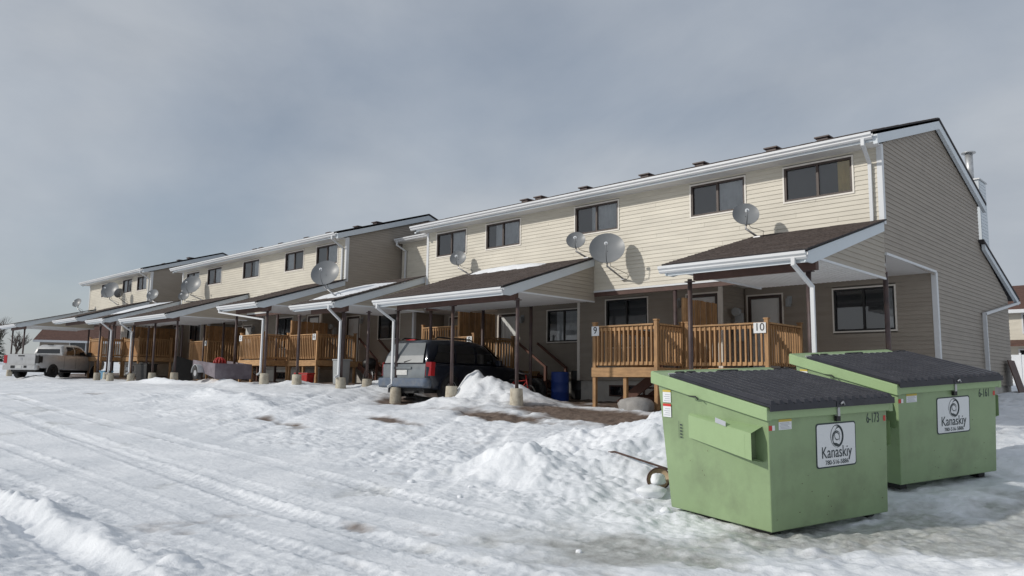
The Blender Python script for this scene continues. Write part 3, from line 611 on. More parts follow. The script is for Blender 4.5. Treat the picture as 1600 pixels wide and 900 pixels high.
link(-43.50, -39.50, 0.68, 'recessed unit between middle and farthest townhouse blocks')

# ------------------------------------------------------------------ carport roofs
def carport(x0, x1, dz, label, posts, spout=None, yf=13.07, snow=None, single=False, wall_y=YU, ztop=3.45):
    p = thing('carport_roof', ((x0 + x1) / 2, yf + .5, gh((x0 + x1) / 2, yf + .5)), label, 'carport', 'shed roofed carports along the row'); Z = lambda z: z + dz
    roof_plane(p, x0 - .05, x1 + .05, yf - .06, Z(2.31), wall_y, Z(ztop), single=True, courses=True)
    ce = MB(); nn = int((x1 - x0) / .10); ce.box(x0 + .02, x1 - .04, yf + .06, wall_y - .03, Z(2.235), Z(2.26)); ceo = ce.build('ceiling', 'soffit', p)
    for k in range(1, nn):
        s = MB(); xx = x0 + (x1 - x0) * k / nn; s.box(xx - .012, xx + .012, yf + .07, wall_y - .04, Z(2.228), Z(2.236)); 
        if k == 1: sm_ = s
        else: sm_.v += s.v; i0 = len(sm_.v) - len(s.v); sm_.f += [tuple(i + i0 for i in f) for f in s.f]; sm_.fm += s.fm; sm_.smooth += s.smooth
    tag(sm_.build('ceiling_strips', 'soffit', ceo), kind='stuff')
    for xx, nr in ((x1 - .03, 1), (x0 + .03, -1)):
        g = [(yf + .30, Z(2.28)), (wall_y, Z(2.22)), (wall_y, Z(ztop - .22)), (yf + .30, Z(2.30))]
        siding(p, 'porchsiding_bounce' if nr > 0 else 'taupe', (xx, 0), (0, 1), (nr, 0), [(yf + .22, Z(2.24)), (wall_y, Z(2.24)), (wall_y, Z(ztop - .14)), (yf + .22, Z(2.27))], (), single)
        b_ = MB(); b_.box(xx - .012, xx + .022, yf + .2, wall_y, Z(2.20), Z(2.24)); b_.build('edge_trim', 'white', p)
        f = MB(); f.prism([(xx + .0, yf - .03, Z(2.26)), (xx, wall_y - .02, Z(ztop - .055)), (xx, wall_y - .02, Z(ztop - .25)), (xx, yf + .25, Z(2.10)), (xx, yf - .03, Z(2.10))], (.03 if nr > 0 else -.03, 0, 0)); f.build('rake_fascia', 'fascia', p)
    ff = MB(); ff.box(x0 + .01, x1 - .01, yf, yf + .028, Z(2.09), Z(2.25)); ff.build('fascia', 'fascia', p)
    gutter(p, x0 - .10, x1 + .03, yf - .004, Z(2.14))
    bm_ = MB(); bm_.box(x0 + .35, x1 - .02, yf + .42, yf + .54, Z(2.02), Z(2.23)); bm_.build('beam', 'beam', p)
    for px, py in posts:
        zg = bh(px, py) - .02; fh = random.uniform(.36, .44)
        po = MB(); po.tube([(px, py, zg + fh - .02), (px, py, Z(2.06))], .045, 12); po.box(px - .09, px + .09, py - .05, py + .05, Z(2.0), Z(2.02)); pobj = po.build('post', 'dark_post', p)
        ft = MB(); tl = random.uniform(-.02, .02); ft.tube([(px, py, zg - .3), (px, py, zg + .02), (px + tl, py, zg + fh - .02), (px + tl, py, zg + fh)], [.165, .165, .15, .135], 16); ft.build('footing', 'footing', pobj)
    if spout:
        sx, px, py = spout; zg = bh(px, py) + .40
        downspout(p, [(sx, yf - .07, Z(2.15)), (sx, yf - .07, Z(2.06)), (px, py - .10, Z(1.72)), (px, py - .10, zg + .02), (px - .02, py - .2, zg - .04)])
    if snow:
        s0, s1, t0, t1 = snow; sn = MB(); nn = 14; sl = (ztop - 2.31) / (wall_y - yf + .06); pts = []
        for i in range(nn + 1):
            for j in range(6):
                a = i / nn; bb = j / 5; ex = math.sin(math.pi * min(1, max(0, a))) ** .4 * math.sin(math.pi * bb) ** .5
                xx = s0 + (s1 - s0) * a + .06 * math.sin(j * 3 + i); yy = yf + (wall_y - yf) * (t0 + (t1 - t0) * bb) + .05 * math.sin(i * 2.1 + j)
                pts.append((xx, yy, Z(2.31) + (yy - yf + .06) * sl + .005 + .11 * ex))
        sn.sm = True; sn.mesh(pts, [(i * 6 + j, i * 6 + 6 + j, i * 6 + 7 + j, i * 6 + 1 + j) for i in range(nn) for j in range(5)]); tag(sn.build('roof_snow', 'snowlump', p), 'thin snow left on the carport shingles')
    return p
PY = 13.57
carport(-8.19, -5.42, 0, 'carport roof with brown shingles over deck ten, nearest the green bins', [(-7.95, 13.2), (-5.62, 13.25)], (-5.62, -5.52, 13.25), yf=12.72, single=True)
carport(-17.93, -12.93, 0, 'wide carport roof with white gutter sheltering the dark SUV', [(-17.62, PY), (-15.28, PY), (-12.93, PY)], (-17.85, -17.68, PY), single=True, snow=(-17.4, -14.6, .84, .99))
carport(-22.45, -20.11, .12, 'snow topped carport roof beside the one over the dark SUV', [(-22.9, PY), (-20.35, PY), (-19.9, 14.2)], (-20.3, -20.35, PY), snow=(-22.3, -20.4, .12, .75))
carport(-27.60, -24.83, .40, 'carport roof at the right end of the middle townhouse block', [(-27.3, PY), (-25.05, PY)], (-27.55, -25.15, PY))
carport(-37.40, -32.40, .40, 'wide carport roof before the left half of the middle block', [(-37.2, PY), (-34.8, PY), (-32.5, PY)], (-37.3, -37.2, PY))
carport(-41.90, -39.60, .55, 'snow streaked carport roof just left of the middle block', [(-41.6, PY), (-39.8, PY)], (-39.75, -39.8, PY), snow=(-41.8, -39.8, .25, .95))
carport(-47.20, -43.55, .79, 'carport roof at the right end of the farthest block', [(-43.7, 14.7)])
carport(-55.2, -52.0, .79, 'leftmost carport roof beyond the white pickup', [(-54.9, 12.95), (-52.4, 12.95)], None, yf=12.4)

# ------------------------------------------------------------------ decks
BAL = MB().box(-.019, .019, -.019, .019, 0, .92).data('baluster', 'wood')
def rail(p, a, b, z, solid=None):
    a = Vector((a[0], a[1], 0)); b = Vector((b[0], b[1], 0)); d = (b - a); Ln = d.length; d.normalize(); nrm = Vector((d.y, -d.x, 0))
    t_ = MB(); t_.beam((a.x, a.y, z + 1.03), (b.x, b.y, z + 1.03), .14, .038); t_.build('top_rail', 'woodx', p)
    for zz in (.955, .10):
        r = MB(); r.beam((a.x, a.y, z + zz), (b.x, b.y, z + zz), .038, .085); r.build('rail', 'woodx', p)
    n_b = max(2, int(Ln / .125))
    if solid:
        s = MB(); k = int(Ln / .6) + 1
        for i in range(k):
            q0 = a + d * (Ln * i / k + .004) - nrm * .03; q1 = a + d * (Ln * (i + 1) / k - .004) - nrm * .03
            s = MB(); s.beam((q0.x, q0.y, z + .52), (q1.x, q1.y, z + .52), .014, 1.0); s.build('panel', 'plywood', p)
        return
    for i in range(n_b):
        q = a + d * (Ln * (i + .5) / n_b) + nrm * .035
        o = inst('baluster', BAL, p, (q.x, q.y, z + .07 + random.uniform(-.004, .004))); o.rotation_euler.z = math.atan2(d.y, d.x)
def newel(p, x, y, z, to_ground=True, cap=True):
    zg = gh(x, y) - .15 if to_ground else z
    m_ = MB(); m_.box(x - .045, x + .045, y - .045, y + .045, zg, z + 1.12)
    if cap: m_.box(x - .06, x + .06, y - .06, y + .06, z + 1.121, z + 1.15)
    return m_.build('post', 'wood', p)
def number_sign(p, txt, x, y, z):
    m_ = MB(); w_ = .15 if len(txt) > 1 else .115; m_.box(x - w_, x + w_, y - .012, y, z - .13, z + .11); s = m_.build('number_sign', 'decal_white', p); s['label'] = 'white house number ' + txt
    me_ = text_mesh(txt, .25); me_.materials.append(MATS['black']); o = bpy.data.objects.new('digits', me_); col.objects.link(o); o.parent = s
    w = WP[p.name]; o.location = (x - w[0], y - .015 - w[1], z - w[2]); o.rotation_euler = (R_(90), 0, 0)
def privacy(p, x, y0, y1, z0, z1):
    nb_ = int((y1 - y0) / .142)
    for i in range(nb_):
        y = y0 + i * .142; m_ = MB(); h_ = z1 + random.uniform(-.012, .012); xo = x + (.02 if i % 2 else -.0)
        m_.box(xo, xo + .018, y, y + .136, z0, h_); m_.build('fence_board', 'wood', p)
    m_ = MB(); m_.box(x - .09, x - .005, y0 - .01, y0 + .08, z0 - .3, z1 + .02); m_.build('fence_post', 'wood', p)
def deck(label, x0, x1, yf, yb, z, txt, side, sign_side, rails, priv=None, solid=False, stairs=None):
    p = thing('wooden_deck', ((x0 + x1) / 2, yf, gh((x0 + x1) / 2, yf)), label, 'deck', 'wooden entry decks')
    nb_ = int((yb - yf) / .145)
    for i in range(nb_):
        b_ = MB(); b_.box(x0, x1, yf + i * .145 + .003, yf + (i + 1) * .145 - .003, z - .036, z); b_.build('deck_board', 'woodx', p)
    for nm, bx_ in (('front_beam', (x0 - .03, x1 + .03, yf - .042, yf - .002, z - .23, z + .002)), ('side_beam', (x0 - .042, x0 - .002, yf, yb - .02, z - .225, z)), ('side_beam', (x1 + .002, x1 + .042, yf, yb - .02, z - .225, z))):
        b_ = MB(); b_.box(*bx_); b_.build(nm, 'woodx', p)
    for xx in (x0 + .03, x1 - .03): newel(p, xx, yf + .03, z)
    po = MB(); xm = (x0 + x1) / 2; po.box(xm - .045, xm + .045, yf + .02, yf + .11, gh(xm, yf) - .15, z - .232); po.build('under_post', 'wood', p)
    rail(p, (x0 + .08, yf + .03), (x1 - .08, yf + .03), z, solid)
    if 'r' in rails: rail(p, (x1 - .03, yf + .08), (x1 - .03, rails['r']), z); newel(p, x1 - .03, rails['r'] + .05, z)
    if 'l' in rails: rail(p, (x0 + .03, rails['l']), (x0 + .03, yf + .08), z); newel(p, x0 + .03, rails['l'] + .05, z)
    sx = x0 + .09 if sign_side == 'l' else x1 - .17
    if txt: number_sign(p, txt, sx, yf - .03, z + .93)
    if priv: privacy(p, priv[0], priv[1], priv[2], z, z + priv[3])
    if stairs:
        sx0, sdir, y0, y1 = stairs; n_s = 5; zg = gh(sx0 + sdir * 1.0, (y0 + y1) / 2); rise = (z - zg) / n_s
        for k in range(n_s):
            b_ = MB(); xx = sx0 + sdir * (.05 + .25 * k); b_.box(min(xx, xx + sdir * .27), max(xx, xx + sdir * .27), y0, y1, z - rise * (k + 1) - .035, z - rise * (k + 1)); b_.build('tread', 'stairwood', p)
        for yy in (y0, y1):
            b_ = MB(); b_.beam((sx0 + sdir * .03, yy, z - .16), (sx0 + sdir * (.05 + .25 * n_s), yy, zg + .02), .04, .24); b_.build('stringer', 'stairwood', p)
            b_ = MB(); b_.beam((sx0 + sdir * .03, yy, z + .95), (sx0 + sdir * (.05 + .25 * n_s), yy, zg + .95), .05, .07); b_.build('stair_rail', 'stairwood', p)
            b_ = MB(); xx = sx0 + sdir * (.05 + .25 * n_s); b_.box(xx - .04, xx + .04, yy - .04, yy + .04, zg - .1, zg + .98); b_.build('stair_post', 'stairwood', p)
    return p
deck('wooden deck with number ten sign, partly hidden by the green bins', -10.26, -8.12, 16.8, 19.9, .42, '10', 'r', 'r', {'r': 18.55}, (-10.30, 16.85, 18.5, 1.74))
deck('wooden deck with number nine sign above a basement window', -12.24, -10.34, 15.65, 18.6, .42, '9', 'r', 'l', {'r': 16.75, 'l': 18.5}, stairs=(-10.3, -1, 0, 0) if False else None)
deck('wooden deck with number eight sign behind the dark SUV', -20.0, -17.9, 16.8, 19.9, .42, '8', 'r', 'r', {'r': 18.55}, (-20.02, 18.1, 19.9, 2.05), stairs=(-17.9, 1, 18.75, 19.75))
deck('small deck up behind deck eight, with plain baluster rail', -22.3, -20.15, 18.3, 21.4, .95, '', 'r', 'r', {}, None)
deck('deck with right newel number sign before the middle block, beside the white downspout', -29.05, -26.95, 16.8, 19.9, .82, '6', 'r', 'r', {'r': 18.55}, (-29.1, 16.9, 18.7, 1.66), stairs=(-26.95, 1, 18.75, 19.75))
deck('deck behind the purple trailer, left of the long slanted downspout', -31.05, -29.13, 15.65, 18.6, .82, '5', 'r', 'l', {'r': 16.75, 'l': 18.5})
deck('deck with number four sign left of the purple trailer', -38.6, -36.6, 16.8, 19.9, .82, '4', 'r', 'r', {'r': 18.55}, (-38.62, 17.6, 19.8, 1.9), stairs=(-36.6, 1, 18.75, 19.75))
deck('solid panelled deck at the right of the farthest block', -47.4, -45.2, 16.8, 19.9, 1.21, '', 'r', 'r', {'r': 18.55}, (-47.42, 17.2, 19.8, 1.8), solid=True)
deck('solid panelled deck nearest the white pickup', -49.6, -47.6, 15.65, 18.6, 1.21, '', 'r', 'l', {'r': 16.75}, solid=True)
# stairs under deck nine side
st = thing('stair_flight', (-11.2, 17.0, gh(-11.2, 17.0)), 'dark red wooden stair flight under the side of deck nine', 'stairs')
for k in range(4):
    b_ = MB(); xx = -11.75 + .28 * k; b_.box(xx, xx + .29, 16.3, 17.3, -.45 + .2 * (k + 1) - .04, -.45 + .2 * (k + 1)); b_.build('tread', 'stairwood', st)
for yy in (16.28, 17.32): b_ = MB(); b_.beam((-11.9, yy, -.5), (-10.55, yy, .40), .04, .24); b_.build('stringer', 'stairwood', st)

# ------------------------------------------------------------------ satellite dishes
def dish(label, c, diam, face, foot, group='satellite dishes on the townhouses'):
    c = Vector(c); f = Vector(face).normalized(); r = diam / 2; foot = Vector(foot)
    p = thing('satellite_dish', tuple(foot), label, 'satellite dish', group)
    q = f.to_track_quat('Z', 'Y').to_matrix().to_4x4(); M = Matrix.Translation(c) @ q
    d = MB(); prof = [(r * k / 8, .16 * r * (k / 8) ** 2 * 2 - .16 * r) for k in range(0, 9)]; prof[0] = (.001, prof[0][1])
    d.lathe(prof, 40, M); bp = [(a, b_ - .012) for a, b_ in prof]; d.cm = 1; d.lathe(bp[::-1], 40, M); d.lathe([bp[-1], prof[-1]], 40, M); d.build('reflector', ['dish', 'dish_back'], p, fix=False)
    down = (Vector((0, 0, -1)) - f * (-f.z)).normalized()
    rim = c + down * r * .95 + f * .1 * r; lnb = c + f * r * 1.05 + down * r * .25
    a = MB(); a.tube([rim - f * .05, c + f * r * .75 + down * r * .75, lnb], .012, 8); ao = a.build('feed_arm', 'dish_back', p)
    h = MB(); h.tube([lnb - f * .02, lnb - f * .10], [.045, .03], 10); h.build('feed_horn', 'decal_white', ao)
    back = c - f * .22 * r
    ms_ = MB(); ms_.tube([back - f * .02, back - f * .10, c + down * r * .9 - f * .16, foot], [.03, .03, .024, .024], 10); mo = ms_.build('mast', 'metal', p)
    b_ = MB(); b_.box(foot.x - .08, foot.x + .08, foot.y - .06, foot.y + .06, foot.z - .015, foot.z + .012); b_.build('mount_plate', 'metal', mo)
    cb = MB(); q_ = c - f * .15 * r; cb.tube([q_, q_ + Vector((.10, .02, -r * .9)), foot + Vector((.14, .0, .12)), foot + Vector((.10, .04, -.02))], .007, 5); cb.build('cable', 'black', mo)
    return p
FD = (.50, -.76, .40)
dish('large grey dish on the cream wall above deck nine', (-12.05, 15.98, 3.48), .92, FD, (-11.95, 16.56, 2.75))
dish('small grey dish at the top right of the SUV carport roof', (-13.15, 16.05, 3.85), .52, FD, (-13.0, 16.35, 3.40))
dish('small grey dish above the left end of the SUV carport', (-18.0, 16.15, 3.87), .52, FD, (-17.75, 16.4, 3.38))
dish('small dish on the brown carport roof nearest the green bins', (-8.10, 15.85, 3.80), .58, FD, (-7.95, 16.1, 3.32))
dish('large dish on a tall tripod over the snow topped carport', (-21.5, 13.6, 3.42), .92, (.55, -.72, .42), (-20.9, 13.7, 2.62))
dish('large dish at the left end of the middle block', (-37.0, 16.0, 4.50), .98, (.55, -.72, .42), (-36.4, 16.3, 3.78))
dish('small dish tucked below the large dish of the middle block', (-37.3, 15.8, 4.0), .55, (.55, -.72, .42), (-37.0, 16.2, 3.74))
dish('large dish before the upper windows of the farthest block', (-47.9, 16.0, 5.05), 1.05, (.55, -.72, .42), (-47.2, 16.2, 4.2))
dish('edge-on dish beside the large one on the farthest block', (-46.5, 16.0, 4.80), .55, (-1, -.25, .4), (-46.1, 16.3, 4.2))
dish('small dish on the leftmost carport roof', (-52.6, 15.7, 4.60), .6, (.45, -.78, .42), (-52.3, 15.9, 4.02))
dish('pale dish on the snow streaked carport roof', (-40.6, 15.6, 4.25), .62, (.55, -.72, .42), (-40.3, 15.9, 3.75))

# ------------------------------------------------------------------ front-load bins
def bin_(label, number, loc, rot, W=2.0):
    b = thing('waste_bin', loc, label, 'dumpster', 'green front-load waste bins', rot)
    Wb, Db, Hf, Hb, Dt = W - .10, 1.50, 1.30, 1.60, 1.66
    # local: x along front width, y to the rear, z up; origin at front-left-bottom
    x0, x1 = 0.0, Wb
    bottom = [(x0 + .015, 0.0, .05), (x1 - .015, 0.0, .05), (x1 - .015, Db, .05), (x0 + .015, Db, .05)]
    top = [(x0 - .005, -.02, Hf - .10), (x1 + .005, -.02, Hf - .10), (x1 + .005, Dt, Hb - .10), (x0 - .005, Dt, Hb - .10)]
    m_ = MB(); m_.mesh(bottom + top, [(0, 3, 2, 1), (0, 1, 5, 4), (1, 2, 6, 5), (2, 3, 7, 6), (3, 0, 4, 7), (4, 5, 6, 7)]); body = m_.build('body', 'green', b, local=True, bevel=.012)
    for sx_ in (.12, Wb - .24): sk = MB(); sk.box(sx_, sx_ + .12, .1, Db - .1, -.03, .055); sk.build('skid', 'black', body, local=True)
    # lip around the mouth
    def slope(y): return Hf + (Hb - Hf) * (y + .02) / (Dt + .02)
    lp = MB()
    for xx in (-.065, Wb - .0):
        lp.prism([(xx, -.06, slope(-.06) - .13), (xx, Dt + .06, slope(Dt + .06) - .13), (xx, Dt + .06, slope(Dt + .06)), (xx, Dt - .25, slope(Dt - .25) + .01), (xx, -.06, slope(-.06))], (.065, 0, 0))
    lp.box(-.064, Wb + .064, -.058, -.022, Hf - .125, Hf - .008)
    lp.box(-.064, Wb + .064, Dt + .003, Dt + .055, Hb - .09, Hb + .02)
    lp.prism([(-.06, Dt - .30, slope(Dt - .30) - .004), (-.06, Dt + .05, Hb + .025), (-.06, Dt + .05, Hb - .01), (-.06, Dt - .30, slope(Dt - .30) - .03)], (Wb + .12, 0, 0))
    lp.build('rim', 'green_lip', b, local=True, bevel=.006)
    # ribbed lids
    for k in range(2):
        xa = -.055 + k * (Wb + .11) / 2 + .006; xb = xa + (Wb + .11) / 2 - .012; ya, yb = -.085, Dt - .26
        d = MB(); up = lambda y: slope(y) + .022
        d.prism([(xa, ya, up(ya) - .012), (xa, yb, up(yb) - .012), (xa, yb, up(yb) + .012), (xa, ya, up(ya) + .012)], (xb - xa, 0, 0))
        d.box(xa, xb, ya - .012, ya - .0005, up(ya) - .052, up(ya) + .014)
        lid = d.build('lid', 'lid', b, local=True)
        nr = 8; rb = MB()
        for i in range(nr):
            c0 = xa + (xb - xa) * (i + .5) / nr; w_ = (xb - xa) / nr * .36
            rb.mesh([(c0 - w_, ya - .004, up(ya) + .0125), (c0 + w_, ya - .004, up(ya) + .0125), (c0 + w_ * .42, ya + .02, up(ya) + .054), (c0 - w_ * .42, ya + .02, up(ya) + .054),
                     (c0 - w_, yb - .05, up(yb - .05) + .0125), (c0 + w_, yb - .05, up(yb - .05) + .0125), (c0 + w_ * .42, yb - .09, up(yb - .09) + .054), (c0 - w_ * .42, yb - .09, up(yb - .09) + .054)],
                    [(0, 1, 2, 3), (3, 2, 6, 7), (0, 3, 7, 4), (1, 5, 6, 2), (4, 7, 6, 5)])
        rb.build('lid_ribs', 'lid', lid, local=True)
        for i in ((.12, .30) if k == 0 else (.0,)) + (.80, .92):
            hx = xa + (xb - xa) * i; hg = MB(); hg.tube([(hx, yb + .02, up(yb) + .02), (hx + .12, yb + .02, up(yb) + .02)], .026, 8); hg.build('hinge', 'black', lid, local=True)
    rod = MB(); rod.tube([(-.04, Dt - .235, slope(Dt - .235) + .035), (Wb + .04, Dt - .235, slope(Dt - .235) + .035)], .010, 8); rod.build('hinge_rod', 'metal', b, local=True)
    # fork pockets on both sides
    for sx, nm in ((-1, 0), (1, Wb)):
        pk = MB(); xo = nm; w_ = .17; zc = Hf - .36; y0, y1 = .06, 1.12
        a_ = [(xo, y0, zc - .20), (xo + sx * w_, y0, zc - .17), (xo + sx * w_, y0, zc + .10), (xo, y0, zc + .16)]
        e_ = [(xo, y1, zc - .06), (xo + sx * .03, y1, zc - .05), (xo + sx * .03, y1, zc + .20), (xo, y1, zc + .22)]
        vs = a_ + e_
        pk.mesh(vs, [(0, 1, 5, 4), (1, 2, 6, 5), (2, 3, 7, 6), (4, 5, 6, 7)])
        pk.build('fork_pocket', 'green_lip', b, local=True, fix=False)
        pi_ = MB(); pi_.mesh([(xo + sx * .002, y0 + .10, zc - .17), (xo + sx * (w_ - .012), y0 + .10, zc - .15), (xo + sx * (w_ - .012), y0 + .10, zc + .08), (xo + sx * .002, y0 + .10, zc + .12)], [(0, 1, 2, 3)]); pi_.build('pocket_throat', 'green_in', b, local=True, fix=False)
    # front gusset line, latch and padlock, decals
    fy = lambda z: -.02 * (z / Hf)                     # front face y at height z
    def plate(nm, xa, xb, za, zb, mt, off, lab=None):
        q = MB(); q.mesh([(xa, fy(za) - off, za), (xb, fy(za) - off, za), (xb, fy(zb) - off, zb), (xa, fy(zb) - off, zb)], [(0, 1, 2, 3)]); o = q.build(nm, mt, b, local=True, fix=False)
        if lab: o['label'] = lab
        return o
    def rplate(nm, xa, xb, za, zb, rad, mt, off):
        pts = []
        for cx, cz, s0 in ((xb - rad, zb - rad, 0), (xa + rad, zb - rad, 90), (xa + rad, za + rad, 180), (xb - rad, za + rad, 270)):
            for k in range(6):
                t_ = R_(s0 + 18 * k); x = cx + rad * math.cos(t_); z = cz + rad * math.sin(t_); pts.append((x, fy(z) - off, z))
        q = MB(); q.face(pts[::-1]); return q.build(nm, mt, b, local=True, fix=False)
    def lettering(nm, txt, x, z, size, mt, off, sxy=(1, 1)):
        me_ = text_mesh(txt, size, .0008); me_.materials.append(MATS[mt]); o = bpy.data.objects.new(nm, me_); col.objects.link(o); o.parent = b
        o.location = (x, fy(z) - off, z); o.rotation_euler = (R_(90), 0, 0); o.scale = (sxy[0], sxy[1], 1); return o
    sx0, sx1, sz0, sz1 = .69, 1.33, .62, 1.09
    rplate('sign_border', sx0, sx1, sz0, sz1, .035, 'decal_dark', .004); rplate('sign_plate', sx0 + .015, sx1 - .015, sz0 + .015, sz1 - .015, .028, 'decal_white', .0065)
    lettering('sign_name', 'Kanaskiy', (sx0 + sx1) / 2, .775, .150, 'decal_dark', .0090, (.92, 1.15)); lettering('sign_phone', '780-516-5886', (sx0 + sx1) / 2, .672, .066, 'decal_dark', .0090, (1.0, 1))
    # round swirl emblem
    sw = MB(); cx, cz = (sx0 + sx1) / 2 + .01, .945
    def arc(rad, wd, a0, a1, ox=0, oz=0, sq=1.15):
        n__ = 22
        for i in range(n__):
            ta, tb = R_(a0 + (a1 - a0) * i / n__), R_(a0 + (a1 - a0) * (i + 1) / n__); wa = wd * math.sin(math.pi * (i + .3) / (n__ + .6)) + .002; wb = wd * math.sin(math.pi * (i + 1.3) / (n__ + .6)) + .002
            P = lambda t_, r_: (cx + ox + r_ * math.cos(t_), fy(cz) - .0085, cz + oz + r_ * math.sin(t_) * sq)
            sw.face([P(ta, rad), P(tb, rad), P(tb, rad - wb), P(ta, rad - wa)])
    arc(.105, .020, -95, 120); arc(.105, .006, 60, 260); arc(.088, .012, -80, 100, .004); arc(.068, .014, 20, 260, -.012, -.016, 1.1); arc(.052, .008, -40, 200, -.008, -.018); arc(.07, .010, 60, 150, .03, .02); arc(.04, .008, 150, 330, .0, .0); arc(.085, .028, 215, 300, 0, -.012)
    sw.build('sign_emblem', 'decal_dark', b, local=True, fix=False)
    lettering('bin_number', number, 1.63, 1.10, .135, 'decal_dark', .004, (.72, 1.15))
    plate('warning_sticker', .14, .33, 1.06, 1.16, 'decal_white', .004); plate('sticker_header', .14, .33, 1.14, 1.165, 'decal_yellow', .0055)
    for k in range(5): plate('sticker_text', .155 + .01 * (k % 2), .315 - .02 * (k % 3), 1.068 + k * .014, 1.074 + k * .014, 'decal_print', .0055)
    plate('red_reflector', -.002, .045, 1.06, 1.11, 'decal_red', .004); plate('white_reflector', .047, .085, 1.06, 1.11, 'decal_white', .004); plate('red_reflector', Wb - .06, Wb - .02, 1.06, 1.12, 'decal_red', .004)
    lt = MB(); lt.box(.985, 1.02, -.075, -.03, 1.16, 1.25); lt.tube([(1.0, -.10, 1.29), (1.03, -.11, 1.31), (1.06, -.10, 1.28)], .012, 6); lo = lt.build('lid_latch', 'metal', b, local=True)
    pl = MB(); pl.box(.975, 1.035, -.066, -.032, 1.105, 1.159); pl.build('padlock', 'black', lo, local=True)
    sq_ = MB(); 
    # stickers on the left side
    def sideplate(nm, ya, yb, za, zb, mt, off):
        q = MB(); q.mesh([(-off, ya, za), (-off, yb, za), (-off, yb, zb), (-off, ya, zb)], [(0, 3, 2, 1)]); return q.build(nm, mt, b, local=True, fix=False)
    sideplate('side_sticker', 1.43, 1.57, 1.26, 1.40, 'decal_white', .012); sideplate('side_sticker_header', 1.43, 1.57, 1.38, 1.405, 'decal_yellow', .0135); sideplate('side_sticker', 1.43, 1.57, 1.09, 1.22, 'decal_white', .012); sideplate('side_sticker_band', 1.43, 1.57, 1.215, 1.245, 'decal_red', .0135)
    for k in range(4): sideplate('side_sticker_text', 1.445, 1.55 - .02 * (k % 2), 1.11 + .024 * k, 1.118 + .024 * k, 'decal_print', .0135); sideplate('side_sticker_text', 1.445, 1.55 - .02 * (k % 2), 1.275 + .024 * k, 1.283 + .024 * k, 'decal_print', .0135)
    sideplate('stencil_mark', 1.30, 1.305, .86, 1.06, 'decal_dark', .012)
    for k in range(5): sideplate('stencil_mark', 1.25, 1.285, .87 + k * .035, .885 + k * .035, 'decal_dark', .012)
    ml = MB(); ml.mesh([(-.135, .44, 1.075), (-.108, .62, 1.102), (-.106, .62, 1.155), (-.132, .44, 1.125)], [(0, 3, 2, 1)]); ml.build('maker_label', 'decal_print', b, local=True, fix=False)
    # scuffs and rust chips
    rnd = random.Random(number)
    ch_ = MB()
    for k in range(15):
        x, z = rnd.uniform(.08, Wb - .1), rnd.choice((rnd.uniform(.07, .14), rnd.uniform(.10, .55), rnd.uniform(.1, 1.0))); w_ = rnd.uniform(.006, .02); h_ = rnd.uniform(.005, .014)
        ch_.mesh([(x, fy(z) - .0035, z), (x + w_, fy(z) - .0035, z + h_ * .3), (x + w_ * .8, fy(z) - .0035, z + h_), (x - w_ * .1, fy(z) - .0035, z + h_ * .8)], [(0, 1, 2, 3)])
    for k in range(4):
        y, z = rnd.uniform(.2, 1.2), rnd.uniform(.3, .9); ch_.mesh([(-.012, y, z), (-.012, y + .012, z + .01), (-.012, y + .006, z + .02)], [(0, 1, 2)])
    ch_.build('paint_chips', 'rust', b, local=True, fix=False)
    wr = MB(); wr.tube([(-.08, 1.05, 1.36), (-.10, 1.0, 1.36), (-.09, .93, 1.36), (-.10, .88, 1.33)], .008, 6); wr.build('wire_twist', 'black', b, local=True)
    return b
bin_('nearest green steel bin with ribbed black lids and number 6-173', '6-173', (-3.676, 7.561, -1.50), (0.030, -0.044, 1.282), 1.97)
bin_('second green steel bin, numbered 6-161, behind the nearest one', '6-161', (-3.36, 10.42, -1.24), (0.060, -0.060, 1.20), 1.97)

# ------------------------------------------------------------------ vehicles
def loft(mb, secs, close_ends=True, smooth=True):
    """secs: list of rings (lists of points of equal length)"""
    n__ = len(secs[0]); i0 = len(mb.v)
    for r in secs: mb.v += [tuple(p) for p in r]
    for k in range(len(secs) - 1):
        for q in range(n__):
            a = i0 + k * n__ + q; b = i0 + k * n__ + (q + 1) % n__
            mb.f.append((a, b, b + n__, a + n__)); mb.fm.append(mb.cm); mb.smooth.append(smooth)
    if close_ends:
        mb.f.append(tuple(i0 + q for q in range(n__))[::-1]); mb.fm.append(mb.cm); mb.smooth.append(False)
        e = i0 + (len(secs) - 1) * n__; mb.f.append(tuple(e + q for q in range(n__))); mb.fm.append(mb.cm); mb.smooth.append(False)
def ring(y, hw, z0, z1, c=.10, ct=None, tw=1.0):
    ct = ct or c; tw_ = hw * tw
    return [(-hw + c * .6, y, z0), (hw - c * .6, y, z0), (hw - c * .1, y, z0 + c), (hw, y, (z0 + z1) / 2), (tw_, y, z1 - ct), (tw_ - ct * .35, y, z1 - ct * .3), (tw_ - ct, y, z1), (-tw_ + ct, y, z1), (-tw_ + ct * .35, y, z1 - ct * .3), (-tw_, y, z1 - ct), (-hw, y, (z0 + z1) / 2), (-hw + c * .1, y, z0 + c)]
